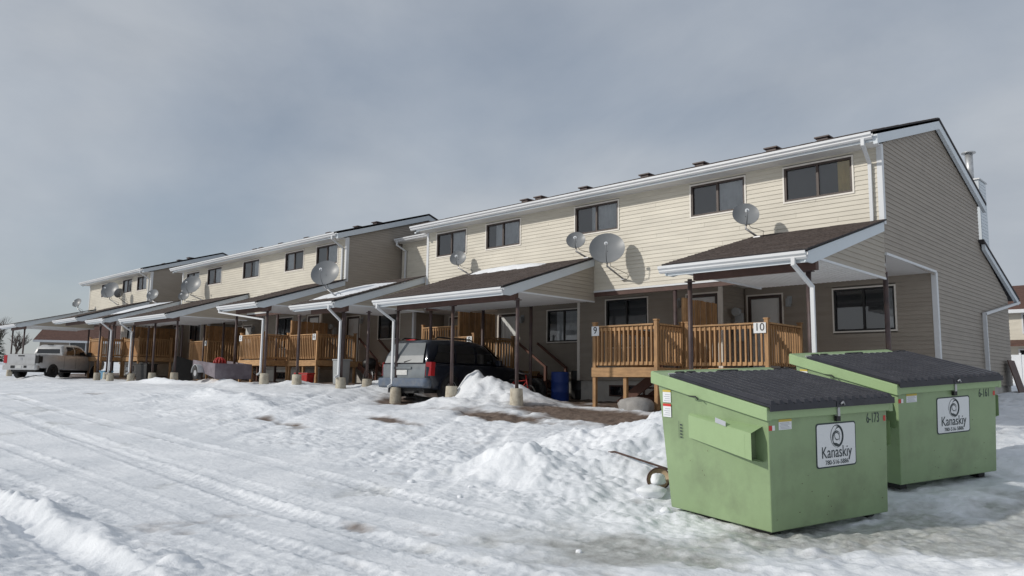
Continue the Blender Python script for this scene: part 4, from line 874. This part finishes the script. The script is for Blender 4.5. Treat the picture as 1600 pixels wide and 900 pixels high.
def wheel(parent, x, y, r, w, out, rim='metal'):
    M = Matrix.Translation((x, y, r)) @ Matrix.Rotation(R_(90) * out, 4, 'Y')
    t_ = MB(); t_.lathe([(r * .62, -w / 2), (r * .92, -w / 2), (r, -w / 2 + .04), (r, w / 2 - .04), (r * .92, w / 2), (r * .62, w / 2)], 32, M); wo = t_.build('wheel', 'rubber', parent, local=True, fix=False)
    m_ = MB(); m_.lathe([(r * .64, w / 2 - .01), (r * .60, w / 2 - .03), (r * .56, w / 2 - .06), (.10, w / 2 - .03), (.001, w / 2 - .02)], 32, M); ro = m_.build('rim', rim, wo, local=True, fix=False)
    s = MB()
    for k in range(5):
        Rk = M @ Matrix.Rotation(2 * math.pi * k / 5, 4, 'Z'); s.mesh([Rk @ Vector(p) for p in ((.05, -.05, w / 2 - .015), (.05, .05, w / 2 - .015), (r * .58, .035, w / 2 - .02), (r * .58, -.035, w / 2 - .02), (.05, -.05, w / 2 - .06), (.05, .05, w / 2 - .06), (r * .58, .035, w / 2 - .06), (r * .58, -.035, w / 2 - .06))], [(0, 1, 2, 3), (0, 4, 5, 1), (1, 5, 6, 2), (3, 2, 6, 7), (0, 3, 7, 4)])
    s.build('spokes', rim, wo, local=True)
    return wo
def quadpanel(parent, nm, pts, mt, th=.012, nrm=(1, 0, 0)):
    q = MB(); q.prism(pts, Vector(nrm) * th); return q.build(nm, mt, parent, local=True)
def arch(parent, x, y, r, mt, out):
    a = MB(); n__ = 14
    for k in range(n__):
        t0, t1 = math.pi * k / n__, math.pi * (k + 1) / n__
        P = lambda t_, rr, xx: (xx, y + rr * math.cos(t_), .36 + rr * math.sin(t_))
        a.mesh([P(t0, r, x), P(t1, r, x), P(t1, r + .06, x), P(t0, r + .06, x), P(t0, r, x + out * .02), P(t1, r, x + out * .02), P(t1, r + .06, x + out * .02), P(t0, r + .06, x + out * .02)], [(4, 5, 6, 7), (3, 2, 6, 7), (0, 1, 5, 4)])
    a.build('wheel_arch', mt, parent, local=True)
    w = MB(); pts = [(x + out * .006, y + r * math.cos(math.pi * k / 16), .36 + r * math.sin(math.pi * k / 16)) for k in range(17)] + [(x + out * .006, y - r, .24), (x + out * .006, y + r, .24)]
    w.face(pts); w.build('wheel_well', 'black', parent, local=True, fix=False)
def side_glass(parent, s, pts, zk, x0, slope):
    """side pane folded at height zk so that it follows the cabin side"""
    def clip(sign):
        o = []
        for (a, b), (c, d) in zip(pts, pts[1:] + pts[:1]):
            ia, ib = sign * (b - zk) >= 0, sign * (d - zk) >= 0
            if ia: o.append((a, b))
            if ia != ib: t_ = (zk - b) / (d - b); o.append((a + (c - a) * t_, zk))
        return o
    q = MB()
    for sg in (-1, 1):
        pl = clip(sg)
        if len(pl) > 2: q.face([(s * (x0 - max(0, z - zk) * slope), y, z) for y, z in pl])
    q.build('side_window', 'dark_glass', parent, local=True, fix=False)
def suv(loc, yaw):
    v = thing('parked_suv', loc, 'dark blue SUV with dusty tailgate parked under the carport', 'SUV', None, (0, 0, yaw))
    # local: rear at y=0, nose at y=5.0, x right
    secs = [ring(.06, .86, .52, 1.02, .08), ring(.14, .93, .44, 1.08, .10), ring(.5, .955, .36, 1.10, .10), ring(1.6, .96, .33, 1.08, .09), ring(3.2, .96, .33, 1.06, .09), ring(3.75, .95, .34, 1.06, .12), ring(4.5, .93, .36, 1.00, .18), ring(4.85, .88, .42, .90, .18), ring(4.98, .78, .50, .78, .12)]
    b = MB(); loft(b, secs); body = b.build('body', 'suv_paint', v, local=True)
    g = MB(); loft(g, [ring(.10, .83, 1.00, 1.10, .05), ring(.16, .84, 1.02, 1.30, .06), ring(.30, .82, 1.03, 1.62, .10, .14, .90), ring(.46, .82, 1.03, 1.74, .10, .14, .88), ring(1.3, .84, 1.03, 1.79, .10, .14, .88), ring(2.3, .84, 1.03, 1.77, .10, .14, .87), ring(2.75, .84, 1.03, 1.69, .10, .14, .88), ring(3.35, .84, 1.03, 1.30, .08, .1, .92), ring(3.75, .84, 1.00, 1.06, .03)]); g.build('cabin', 'suv_paint', v, local=True)
    # tailgate (dusty), window, light clusters
    tg = MB(); loft(tg, [[(-.80, .045, .66), (.80, .045, .66), (.82, .055, 1.06), (-.82, .055, 1.06)], [(-.80, .09, .66), (.80, .09, .66), (.82, .10, 1.06), (-.82, .10, 1.06)]], smooth=False); tgo = tg.build('tailgate', 'suv_rear', v, local=True)
    rw = MB(); rw.mesh([(-.74, .070, 1.10), (.74, .070, 1.10), (.60, .325, 1.66), (-.60, .325, 1.66), (-.70, .14, 1.3), (.70, .14, 1.3)], [(0, 1, 5, 4), (4, 5, 2, 3)]); rw.v = [(a, b_ - .035, c) for a, b_, c in rw.v]; rw.build('rear_window', 'dusty_glass', tgo, local=True, fix=False)
    wp_ = MB(); wp_.beam((.02, .03, 1.12), (.28, .075, 1.18), .02, .02); wp_.build('rear_wiper', 'black', tgo, local=True)
    ch_ = MB(); ch_.box(-.36, .30, .018, .046, .93, .985); ch_.build('tailgate_handle_bar', 'suv_rear', tgo, local=True)
    lp = MB(); lp.box(-.28, .14, .028, .0455, .76, .90); lp.build('number_plate', 'plate', tgo, local=True)
    for s in (-1, 1):
        t_ = MB(); t_.prism([(s * .82, .05, .74), (s * .95, .13, .74), (s * .95, .15, 1.12), (s * .83, .06, 1.12)], (0, .16, 0)); t_.build('tail_light', 'tail_red', v, local=True)
        rr_ = MB(); rr_.tube([(s * .66, .6, 1.78), (s * .66, .7, 1.83), (s * .66, 2.1, 1.82), (s * .66, 2.25, 1.77)], .022, 8); rr_.build('roof_rail', 'black', v, local=True)
    hb = MB(); hb.box(-.17, .17, .28, .36, 1.735, 1.765); hb.build('high_brake_light', 'tail_red', v, local=True)
    bm_ = MB(); loft(bm_, [ring(-.06, .84, .46, .64, .04), ring(-.02, .93, .42, .68, .05), ring(.16, .96, .40, .68, .05)]); bm_.build('rear_bumper', 'suv_bumper', v, local=True)
    un = MB(); un.box(-.7, .7, .15, 4.6, .26, .40); un.tube([(.45, -.02, .30), (.45, .7, .30)], .035, 8); un.build('underbody', 'black', v, local=True)
    # side glass both sides
    for s in (-1, 1):
        for pts in ([(.34, 1.12), (1.22, 1.12), (1.22, 1.62), (.62, 1.62)], [(1.30, 1.12), (2.12, 1.12), (2.10, 1.63), (1.30, 1.63)], [(2.22, 1.12), (3.05, 1.12), (2.86, 1.45), (2.55, 1.60), (2.22, 1.63)]):
            side_glass(v, s, pts, 1.40, .852, .40)
        for y in (1.26, 2.17, 3.10):
            q = MB(); q.box(s * .962 - .002, s * .962 + .002, y - .006, y + .006, .42, 1.04); q.build('door_seam', 'black', v, local=True)
        for y in (1.45, 2.35):
            q = MB(); q.box(min(s * .955, s * .985), max(s * .955, s * .985), y, y + .18, .90, .93); q.build('door_handle', 'suv_paint', v, local=True)
        mi = MB(); mi.box(min(s * .93, s * 1.12), max(s * .93, s * 1.12), 3.0, 3.12, 1.06, 1.24); mi.build('mirror', 'suv_paint', v, local=True, bevel=.03)
        q = MB(); q.box(min(s * .95, s * .975), max(s * .95, s * .975), 1.4, 3.5, .40, .50); q.build('sill_trim', 'suv_bumper', v, local=True)
        for y in (.95, 3.95):
            arch(v, s * .955, y, .43, 'suv_paint', s); wheel(v, s * .86, y, .375, .24, s)
    ws = MB(); ws.face([(-.72, 3.42, 1.28), (.72, 3.42, 1.28), (.62, 2.82, 1.665), (-.62, 2.82, 1.665)]); ws.v = [(a, b_ + .03, c + .02) for a, b_, c in ws.v]; ws.build('windscreen', 'dark_glass', v, local=True, fix=False)
    return v
sx, sy = -17.32, 13.55
suv((sx, sy, bh(sx, sy + 1.5) - .045), R_(7))
def pickup(loc, yaw):
    v = thing('parked_pickup', loc, 'dirty white crew pickup with black tail lamps parked at far left', 'pickup', None, (0, 0, yaw))
    # rear y=0 .. nose 5.8
    b = MB(); loft(b, [ring(.02, .93, .62, 1.28, .05, .03), ring(.10, .98, .58, 1.30, .06, .03), ring(2.0, 1.0, .55, 1.30, .06, .03), ring(2.04, 1.0, .50, 1.28, .06, .03), ring(4.2, 1.0, .50, 1.27, .06), ring(4.6, 1.0, .52, 1.27, .12), ring(5.5, .97, .56, 1.20, .16), ring(5.78, .90, .60, 1.10, .12)]); b.build('body', 'truck_paint', v, local=True)
    be = MB(); be.box(-.80, .80, .12, 1.93, 1.27, 1.315); be.build('bed_opening', 'black', v, local=True)
    tg = MB(); tg.box(-.80, .80, -.01, .03, .72, 1.30); tgo = tg.build('tailgate', 'truck_paint', v, local=True, bevel=.01)
    for q, mt, nm in (((-.18, .18, -.022, -.008, 1.18, 1.24), 'black', 'tailgate_handle'), ((-.06, .06, -.022, -.008, .98, 1.12), 'metal', 'tailgate_badge')):
        k = MB(); k.box(*q); k.build(nm, mt, tgo, local=True)
    for s in (-1, 1):
        k = MB(); k.box(min(s * .81, s * 1.004), max(s * .81, s * 1.004), -.008, .10, .82, 1.24); k.build('tail_light', 'tail_red' if s < 0 else 'black', v, local=True)
        c2 = MB(); c2.box(min(s * .985, s * 1.006), max(s * .985, s * 1.006), .10, .30, .86, 1.20); c2.build('tail_light_side', 'black', v, local=True)
    bp = MB(); loft(bp, [ring(-.16, .90, .50, .70, .04), ring(-.10, .98, .46, .72, .05), ring(.10, 1.0, .48, .70, .05)]); bo = bp.build('rear_bumper', 'truck_paint', v, local=True)
    for q in ((-.45, -.22, -.175, -.15, .55, .69), (.30, .45, -.175, -.15, .57, .69)): k = MB(); k.box(*q); k.build('bumper_step', 'black', bo, local=True)
    lp = MB(); lp.box(-.16, .16, -.175, -.155, .55, .69); lp.build('number_plate', 'plate', bo, local=True)
    cab = MB(); loft(cab, [ring(2.02, .88, 1.24, 1.40, .05, .05, .96), ring(2.10, .88, 1.24, 1.80, .06, .12, .88), ring(2.35, .88, 1.24, 1.91, .06, .13, .86), ring(3.4, .88, 1.24, 1.93, .06, .13, .86), ring(3.8, .88, 1.24, 1.84, .06, .13, .87), ring(4.35, .88, 1.24, 1.42, .05, .08, .92), ring(4.55, .88, 1.22, 1.28, .02)]); cab.build('cab', 'truck_paint', v, local=True)
    rw = MB(); rw.face([(-.70, 2.035, 1.42), (.70, 2.035, 1.42), (.64, 2.125, 1.80), (-.64, 2.125, 1.80)]); rw.v = [(a, y - .02, z) for a, y, z in rw.v]; rw.build('rear_window', 'dark_glass', v, local=True, fix=False)
    bl = MB(); bl.box(-.15, .15, 2.12, 2.22, 1.885, 1.925); bl.build('high_brake_light', 'black', v, local=True)
    for s in (-1, 1):
        for pts in ([(2.30, 1.34), (2.95, 1.34), (2.95, 1.80), (2.42, 1.80)], [(3.05, 1.34), (4.05, 1.34), (3.62, 1.72), (3.45, 1.80), (3.05, 1.80)]):
            side_glass(v, s, pts, 1.58, .894, .56)
        for y in (2.03, 3.0, 4.15): q = MB(); q.box(s * 1.001 - .003, s * 1.001 + .003, y - .006, y + .006, .56, 1.24); q.build('door_seam', 'black', v, local=True)
        for y in (2.45, 3.15): q = MB(); q.box(min(s * .99, s * 1.025), max(s * .99, s * 1.025), y, y + .18, 1.10, 1.13); q.build('door_handle', 'metal', v, local=True)
        mi = MB(); mi.box(min(s * .95, s * 1.24), max(s * .95, s * 1.24), 3.92, 4.04, 1.30, 1.55); mi.build('mirror', 'black', v, local=True, bevel=.03)
        for y in (1.15, 4.75): arch(v, s * .995, y, .46, 'truck_paint', s); wheel(v, s * .90, y, .41, .27, s, 'black')
    un = MB(); un.box(-.7, .7, .2, 5.2, .36, .58); un.build('underbody', 'black', v, local=True)
    ws = MB(); ws.face([(-.74, 4.36, 1.40), (.74, 4.36, 1.40), (.66, 3.84, 1.80), (-.66, 3.84, 1.80)]); ws.v = [(a, y + .03, z + .02) for a, y, z in ws.v]; ws.build('windscreen', 'dark_glass', v, local=True, fix=False)
    return v
px_, py_ = -47.7, 11.75
pickup((px_, py_, gh(-48.8, 13.2) - .01), R_(38))

# ------------------------------------------------------------------ yard objects
def utility_trailer():
    x, y = -26.9, 12.95; z = gh(x, y)
    t_ = thing('utility_trailer', (x, y, z), 'small purple box trailer with slanted sides under the carport', 'trailer')
    m_ = MB(); m_.prism([(x - 1.25, y - .55, z + .40), (x + .55, y - .55, z + .05), (x + .55, y - .55, z + .55), (x - 1.25, y - .55, z + .70)], (0, .04, 0)); m_.build('side_panel', 'purple', t_)
    m_ = MB(); m_.prism([(x - 1.25, y + .75, z + .40), (x + .55, y + .75, z + .05), (x + .55, y + .75, z + .55), (x - 1.25, y + .75, z + .70)], (0, .04, 0)); m_.build('side_panel', 'purple', t_)
    m_ = MB(); m_.box(x + .551, x + .59, y - .57, y + .80, z + .02, z + .56); m_.build('end_panel', 'purple', t_)
    m_ = MB(); m_.beam((x - 1.2, y + .11, z + .42), (x + .55, y + .11, z + .08), 1.26, .03); m_.build('floor', 'plywood', t_)
    m_ = MB(); m_.tube([(x - .62, y - .72, z + .22), (x - .62, y - .58, z + .22)], .22, 18); w = m_.build('wheel', 'rubber', t_)
    m_ = MB(); m_.tube([(x - .62, y - .73, z + .22), (x - .62, y - .72, z + .22)], .11, 14); m_.build('rim', 'metal', w)
    m_ = MB(); pts = [(x - .62 + .28 * math.cos(R_(a)), y - .65, z + .24 + .28 * math.sin(R_(a))) for a in range(0, 181, 20)]
    for a, b_ in zip(pts, pts[1:]): m_.beam(a, b_, .2, .02, up=(0, 0, 1) if abs(a[2] - b_[2]) < .08 else (1, 0, 0))
    m_.build('mudguard', 'galv', t_)
    m_ = MB(); m_.beam((x - 1.25, y + .1, z + .45), (x - 2.3, y + .1, z + .35), .07, .07); m_.build('drawbar', 'galv', t_)
    return t_
utility_trailer()
x, y = -26.75, 12.75; z = gh(x, y) + .42
m_ = MB(); m_.sm = True
for k in range(5):
    Mk = Matrix.Translation((x, y, z + .16)) @ Matrix.Rotation(k * .65, 4, 'Z') @ Matrix.Rotation(R_(90), 4, 'X'); n__ = 20
    m_.tube([Mk @ Vector((.20 * math.cos(2 * math.pi * i / n__), .18 * math.sin(2 * math.pi * i / n__), 0)) for i in range(n__ + 1)], .030, 6, False)
tag(m_.build('hose_coil', 'red'), 'round red coil lying on the purple trailer', 'coil')
def cylinder_thing(nm, label, cat, x, y, r, h, mt, ribs=()):
    z = gh(x, y) - .01; t_ = thing(nm, (x, y, z), label, cat)
    m_ = MB(); m_.lathe([(.001, 0), (r * .96, 0), (r, .03), (r, h * .32), (r * 1.03, h * .34), (r, h * .36), (r, h * .64), (r * 1.03, h * .66), (r, h * .68), (r, h - .03), (r * .95, h), (.001, h - .015)], 24, Matrix.Translation((x, y, z))); m_.build('drum', mt, t_, fix=False)
    m_ = MB(); m_.tube([(x + r * .5, y, z + h - .012), (x + r * .5, y, z + h + .015)], .035, 10); m_.build('bung', 'black', t_); return t_
cylinder_thing('plastic_barrel', 'blue plastic barrel against the brown wall left of deck nine', 'barrel', -15.35, 18.0, .27, .90, 'blue')
cylinder_thing('plastic_barrel', 'black plastic barrel close behind the blue barrel', 'barrel', -15.3, 18.9, .28, .88, 'black')
def tyre(label, x, y, r, lean, zrot):
    z = gh(x, y); t_ = thing('old_tyre', (x, y, z), label, 'tyre')
    M = Matrix.Translation((x, y, z + r * .97)) @ Matrix.Rotation(zrot, 4, 'Z') @ Matrix.Rotation(R_(90) + lean, 4, 'X')
    m_ = MB(); m_.lathe([(r * .6, -.10), (r * .9, -.11), (r, -.06), (r, .06), (r * .9, .11), (r * .6, .10), (r * .55, 0), (r * .6, -.10)], 30, M); m_.build('tread_ring', 'rubber', t_, fix=False); return t_
tyre('old tyre leaning below the unit eight window beside the blue barrel', -15.9, 17.5, .36, .12, .2)
tyre('old tyre standing just left of another, near the SUV nose', -16.4, 17.9, .33, .16, -.2)
def clutter_box(nm, label, cat, x, y, w, d, h, mt, lidm=None, rz=0):
    z = gh(x, y) - .02; t_ = thing(nm, (x, y, z), label, cat, None, (0, 0, rz))
    m_ = MB(); m_.mesh([(-w / 2 * .9, -d / 2 * .9, 0), (w / 2 * .9, -d / 2 * .9, 0), (w / 2 * .9, d / 2 * .9, 0), (-w / 2 * .9, d / 2 * .9, 0), (-w / 2, -d / 2, h), (w / 2, -d / 2, h), (w / 2, d / 2, h), (-w / 2, d / 2, h)], [(0, 3, 2, 1), (4, 5, 6, 7), (0, 1, 5, 4), (1, 2, 6, 5), (2, 3, 7, 6), (3, 0, 4, 7)]); m_.build('tub', mt, t_, local=True, bevel=.02)
    m_ = MB(); m_.box(-w / 2 - .02, w / 2 + .02, -d / 2 - .02, d / 2 + .02, h + .001, h + .05); m_.build('lid', lidm or mt, t_, local=True, bevel=.01); return t_
clutter_box('storage_bin', 'dark storage bin beside the tyres below unit eight window', 'bin', -16.9, 18.3, .7, .5, .6, 'black', 'rubber', .2)
clutter_box('storage_tote', 'light blue tote among the carport posts at far left', 'tote', -44.6, 15.0, .6, .45, .42, 'ltblue', None, .1)
clutter_box('utility_cabinet', 'pale grey-green metal cabinet behind the carport posts of the middle block', 'cabinet', -23.4, 15.6, .5, .4, .85, 'meter_grey', 'meter_grey', 0)
clutter_box('red_cooler', 'red box on the ground behind the purple trailer', 'box', -25.3, 15.3, .6, .4, .38, 'red', 'red', .3)
clutter_box('storage_bin', 'dark bin behind the posts at the left of the middle block', 'bin', -39.2, 15.0, .8, .6, .8, 'black', 'rubber', .3)
# children's bicycle style clutter: handlebars and frame near the SUV nose
bk = thing('bicycle', (-15.6, 16.4, gh(-15.6, 16.4)), 'small dark bicycle leaning near the SUV nose below the lit wall', 'bicycle')
z = gh(-15.6, 16.4)
for xx in (-16.05, -15.15):
    m_ = MB(); M = Matrix.Translation((xx, 16.4, z + .27)) @ Matrix.Rotation(R_(90), 4, 'X'); n__ = 24
    m_.tube([M @ Vector((.25 * math.cos(2 * math.pi * i / n__), .25 * math.sin(2 * math.pi * i / n__), 0)) for i in range(n__ + 1)], .024, 6, False); m_.build('wheel', 'rubber', bk)
m_ = MB()
for a, b_ in (((-16.05, .27), (-15.75, .62)), ((-15.75, .62), (-15.25, .66)), ((-15.15, .27), (-15.28, .82)), ((-15.62, .26), (-15.75, .62)), ((-15.62, .26), (-15.26, .6)), ((-16.05, .27), (-15.62, .26))): m_.tube([(a[0], 16.4, z + a[1]), (b_[0], 16.4, z + b_[1])], .018, 6)
m_.build('frame', 'red', bk)
m_ = MB(); m_.tube([(-15.36, 16.15, z + .88), (-15.29, 16.28, z + .84), (-15.29, 16.52, z + .84), (-15.36, 16.65, z + .88)], .014, 6); m_.build('handlebar', 'metal', bk)
m_ = MB(); m_.box(-15.9, -15.66, 16.34, 16.46, z + .64, z + .69); m_.build('saddle', 'black', bk, bevel=.02)
# barbecue at unit 6
bq = thing('barbecue', (-25.9, 18.6, gh(-25.9, 18.6)), 'black round barbecue against the middle block wall right of the deck', 'barbecue'); z = gh(-25.9, 18.6)
m_ = MB(); m_.lathe([(.001, .55), (.2, .6), (.29, .75), (.3, .8), (.29, .88), (.2, 1.0), (.001, 1.05)], 20, Matrix.Translation((-25.9, 18.6, z))); m_.build('bowl', 'black', bq, fix=False)
m_ = MB()
for a in (0, 120, 240): m_.tube([(-25.9 + .15 * math.cos(R_(a)), 18.6 + .15 * math.sin(R_(a)), z + .62), (-25.9 + .3 * math.cos(R_(a)), 18.6 + .3 * math.sin(R_(a)), z)], .015, 6)
m_.build('legs', 'metal', bq)
# grill board leaning by carport post
m_ = MB(); m_.beam((-33.0, 14.1, gh(-33.0, 14.1)), (-33.5, 14.4, gh(-33, 14.1) + 1.0), .9, .05, up=(1, 0, .4)); tag(m_.build('leaning_board', 'black'), 'black board leaning beside the carport post left of the trailer', 'board')
# pole and scoop in the snow beside the nearest bin
xa, ya, xb, yb = -7.85, 9.35, -5.55, 8.75
m_ = MB(); m_.tube([(xa, ya, gh(xa, ya) + .05), ((xa + xb) / 2, (ya + yb) / 2, gh((xa + xb) / 2, (ya + yb) / 2) * .5 + (gh(xa, ya) + gh(xb, yb)) * .25 + .16), (xb, yb, gh(xb, yb) + .22)], [.011, .013, .015], 8)
sh = m_.build('handle', 'stick'); sh.name = 'snow_scoop'; WP['snow_scoop'] = (0, 0, 0); tag(sh, 'dark wooden handled scoop lying in the snow against the nearest bin', 'scoop')
zc = gh(-5.65, 8.55) + .12; m_ = MB(); M = Matrix.Translation((-5.68, 8.62, zc)) @ Matrix.Rotation(R_(62), 4, 'X') @ Matrix.Rotation(.3, 4, 'Y')
m_.lathe([(.001, -.05), (.10, -.038), (.14, .0), (.145, .04)], 24, M); m_.build('pan', 'tan', sh, fix=False)
m_ = MB(); m_.tube([M @ Vector((.147 * math.cos(2 * math.pi * i / 24), .147 * math.sin(2 * math.pi * i / 24), .04)) for i in range(25)], .010, 6, False); m_.build('rim_edge', 'stick', sh)
def lump(nm, label, cat, x, y, r, mt, sq=.75, sink=.3, seed=1):
    rnd = random.Random(seed); z = gh(x, y); m_ = MB(); n1_, n2_ = 10, 16; pts = []; m_.sm = True
    ph = [rnd.uniform(0, 6) for _ in range(6)]
    for i in range(n1_ + 1):
        for j in range(n2_):
            a = math.pi * i / n1_; b_ = 2 * math.pi * j / n2_
            k = 1 + .12 * math.sin(3 * b_ + ph[0]) * math.sin(a) + .10 * math.sin(2 * a * 2 + ph[1]) * math.sin(a) + .08 * math.sin(5 * b_ + 3 * a + ph[2]) * math.sin(a) + rnd.uniform(-.04, .04) * math.sin(a)
            pts.append((x + r * k * math.sin(a) * math.cos(b_), y + r * k * math.sin(a) * math.sin(b_), z + r * sq * (1 - sink) + r * sq * k * math.cos(a)))
    m_.mesh(pts, [(i * n2_ + j, i * n2_ + (j + 1) % n2_, (i + 1) * n2_ + (j + 1) % n2_, (i + 1) * n2_ + j) for i in range(n1_) for j in range(n2_)])
    return tag(m_.build(nm, mt), label, cat)
lump('snow_lump', 'rounded snow lump sitting in the tan scoop', 'snow lump', -5.64, 8.52, .095, 'snowlump', .8, -.9, 2)
lump('snow_lump', 'snow lump under the scoop against the nearest bin', 'snow lump', -5.62, 8.36, .17, 'snowlump', .5, .5, 3)
lump('snow_lump', 'small snow ball at the base of the nearest bin side', 'snow lump', -5.05, 7.78, .055, 'snowlump', .8, .3, 4)
lump('dirty_snow_mound', 'grey dirty snow mound on the bare ground beside deck nine', 'snow mound', -10.6, 15.2, .42, 'rock', .6, .75, 5)
rnd = random.Random(9)
for k in range(12):
    x, y = rnd.choice(((-7.9, 8.0), (-7.0, 7.3), (-8.8, 7.2), (-1.2, 6.6), (-6.0, 6.6))); x += rnd.gauss(0, .6); y += rnd.gauss(0, .35)
    o = lump('snow_clod', 'small snow clod broken off the plowed ridge', 'snow clod', x, y, rnd.uniform(.03, .055), 'snowlump', .6, .55, 20 + k); o['group'] = 'loose snow clods near the plowed ridge'

# ------------------------------------------------------------------ distance: houses, fence, trees
def far_house(label, x, y, w, d, hw, hr, wallm, roofm, wins, rz=0):
    z = gh(x, y); h = thing('distant_house', (x, y, z), label, 'house', None, (0, 0, rz))
    m_ = MB(); m_.box(-w / 2, w / 2, -d / 2, d / 2, -.5, hw); m_.mesh([(-w / 2, -d / 2, hw), (-w / 2, d / 2, hw), (-w / 2, 0, hr), (w / 2, -d / 2, hw), (w / 2, d / 2, hw), (w / 2, 0, hr)], [(0, 1, 2), (3, 5, 4)]); m_.build('wall', wallm, h, local=True)
    m_ = MB()
    for s in (-1, 1): m_.prism([(-w / 2 - .5, s * (d / 2 + .6), hw - .25), (-w / 2 - .5, 0, hr + .05), (-w / 2 - .5, 0, hr + .2), (-w / 2 - .5, s * (d / 2 + .6), hw - .08)], (w + 1, 0, 0))
    m_.build('roof', roofm, h, local=True)
    for s in (-1, 1):
        m_ = MB(); m_.box(-w / 2 - .5, w / 2 + .5, min(s * (d / 2 + .6), s * (d / 2 + .66)), max(s * (d / 2 + .6), s * (d / 2 + .66)), hw - .32, hw - .08); m_.build('fascia', 'white', h, local=True)
    for (x0, x1, z0, z1) in wins:
        m_ = MB(); m_.box(x0 - .1, x1 + .1, -d / 2 - .05, -d / 2 - .001, z0 - .1, z1 + .1); wo = m_.build('window', 'white', h, local=True)
        m_ = MB(); m_.box(x0, x1, -d / 2 - .06, -d / 2 - .051, z0, z1); m_.build('pane', 'dark_glass', wo, local=True)
    return h
h = far_house('distant cream house with brown roof at the right edge behind the gable', -7.5, 66, 13, 9, 5.0, 6.9, 'cream', 'brown_roof', [(-4.3, -3.2, .5, 2.2), (-1, .5, .5, 2.2), (-4.0, -2.6, 3.4, 4.6)], 0)
m_ = MB(); m_.prism([(-7, -4.6, 2.9), (-7, -6.2, 2.5), (-7, -6.2, 2.4), (-7, -4.6, 2.8)], (14, 0, 0)); m_.build('porch_roof', 'brown_roof', h, local=True)
far_house('distant low house with red brown roof seen under the far carports', -97, 35, 16, 11, 2.2, 4.6, 'taupe', 'brown_roof', [(-5, -3.5, 1, 2.2)], R_(60))
fn = thing('white_fence', (-7.5, 52, gh(-7.5, 52)), 'white panel fence in front of the distant house at right', 'fence'); z = gh(-7.5, 52)
for k in range(6):
    m_ = MB(); m_.box(-11.5 + k * 1.5, -10.05 + k * 1.5, 52, 52.05, z, z + 1.6); m_.build('panel', 'white', fn)
    m_ = MB(); m_.box(-11.55 + k * 1.5, -11.45 + k * 1.5, 51.97, 52.08, z - .1, z + 1.7); m_.build('post', 'white', fn)
m_ = MB()
for k in range(3):
    for j in range(4): m_.box(-2.15 + j * .22, -1.95 + j * .22, 22.0, 22.4, gh(-2, 22) + k * .1, gh(-2, 22) + .09 + k * .1)
tag(m_.build('brick_stack', 'brown_roof'), 'low stack of red bricks in the snow at the right edge', 'bricks')
def bare_tree(label, x, y, h, seed, spread=.5, depth=5, trunks=1):
    rnd = random.Random(seed); z = gh(x, y) - .1; t_ = thing('bare_tree', (x, y, z), label, 'tree', 'leafless trees on the left skyline')
    tr_, cr_ = MB(), MB()
    def grow(p, d, ln, r, lev):
        mb = tr_ if lev == 0 else cr_; q = p + d * ln * .5 + Vector((rnd.uniform(-1, 1), rnd.uniform(-1, 1), 0)) * ln * .05; e = p + d * ln
        mb.tube([p, q, e], [r, r * .85, r * .65], 6 if lev < 2 else 4, False)
        if lev >= depth: return
        for k in range(rnd.choice((2, 3, 3)) + (1 if lev < 2 else 0)):
            nd = (d + Vector((rnd.uniform(-1, 1), rnd.uniform(-1, 1), rnd.uniform(-.2, .6))) * spread).normalized(); grow(p + d * ln * rnd.uniform(.55, 1), nd, ln * rnd.uniform(.6, .8), r * .6, lev + 1)
    for k in range(trunks):
        a = rnd.uniform(0, 6.28); grow(Vector((x + .3 * math.cos(a) * (trunks > 1), y + .3 * math.sin(a) * (trunks > 1), z)), Vector((.15 * math.cos(a), .15 * math.sin(a), 1)).normalized(), h * .3, .02 * h, 0)
    tr_.build('trunk', 'bark', t_, fix=False); cr_.build('crown', 'bark', t_, fix=False); return t_
bare_tree('bare leafless tree at the very left edge of the view', -91, 18.2, 6.8, 5, .55, 5, 2)
bare_tree('bare leafless shrub tree just right of the leftmost bare tree', -90, 20.5, 5.2, 6, .55, 5, 2)
bare_tree('small thin bare tree rising behind the pickup cab', -112, 38, 6.5, 7, .5, 5, 1)
bare_tree('low bare bush behind the pickup bed', -95, 22.5, 4.0, 8, .6, 4, 3)
def spruce(label, x, y, h, seed):
    rnd = random.Random(seed); z = gh(x, y) - .1; t_ = thing('spruce_tree', (x, y, z), label, 'tree')
    m_ = MB(); m_.tube([(x, y, z), (x, y, z + h)], [.09, .015], 8); m_.build('trunk', 'bark', t_)
    c = MB()
    for k in range(26):
        f = k / 26; zz = z + h * (.12 + .86 * f); r = (1 - f) * h * .26 + .05
        for j in range(9):
            a = rnd.uniform(0, 6.28); rr = r * rnd.uniform(.6, 1.1); e = Vector((x + rr * math.cos(a), y + rr * math.sin(a), zz - .2 * rr)); s = Vector((x, y, zz)); pd = Vector((-math.sin(a), math.cos(a), 0)) * rr * .16
            mid = s.lerp(e, .6); c.mesh([s, mid + pd, e, mid - pd, mid + Vector((0, 0, .08 * rr))], [(0, 1, 4), (1, 2, 4), (2, 3, 4), (3, 0, 4)])
    c.build('crown', 'conifer', t_, fix=False); return t_
spruce('small dark spruce behind the carport post at far left', -76, 17.0, 3.6, 3)
shd = thing('distant_shed', (-84, 14.8, gh(-84, 14.8)), 'low reddish shed at the left edge beyond the pickup', 'shed'); z = gh(-84, 14.8)
m_ = MB(); m_.box(-86, -82, 13.4, 16.4, z - .2, z + 1.3); m_.build('wall', 'brown_roof', shd); m_ = MB(); m_.prism([(-86.2, 13.2, z + 1.3), (-86.2, 16.6, z + 1.3), (-86.2, 14.9, z + 1.7)], (4.4, 0, 0)); m_.build('roof', 'dark_roof', shd)
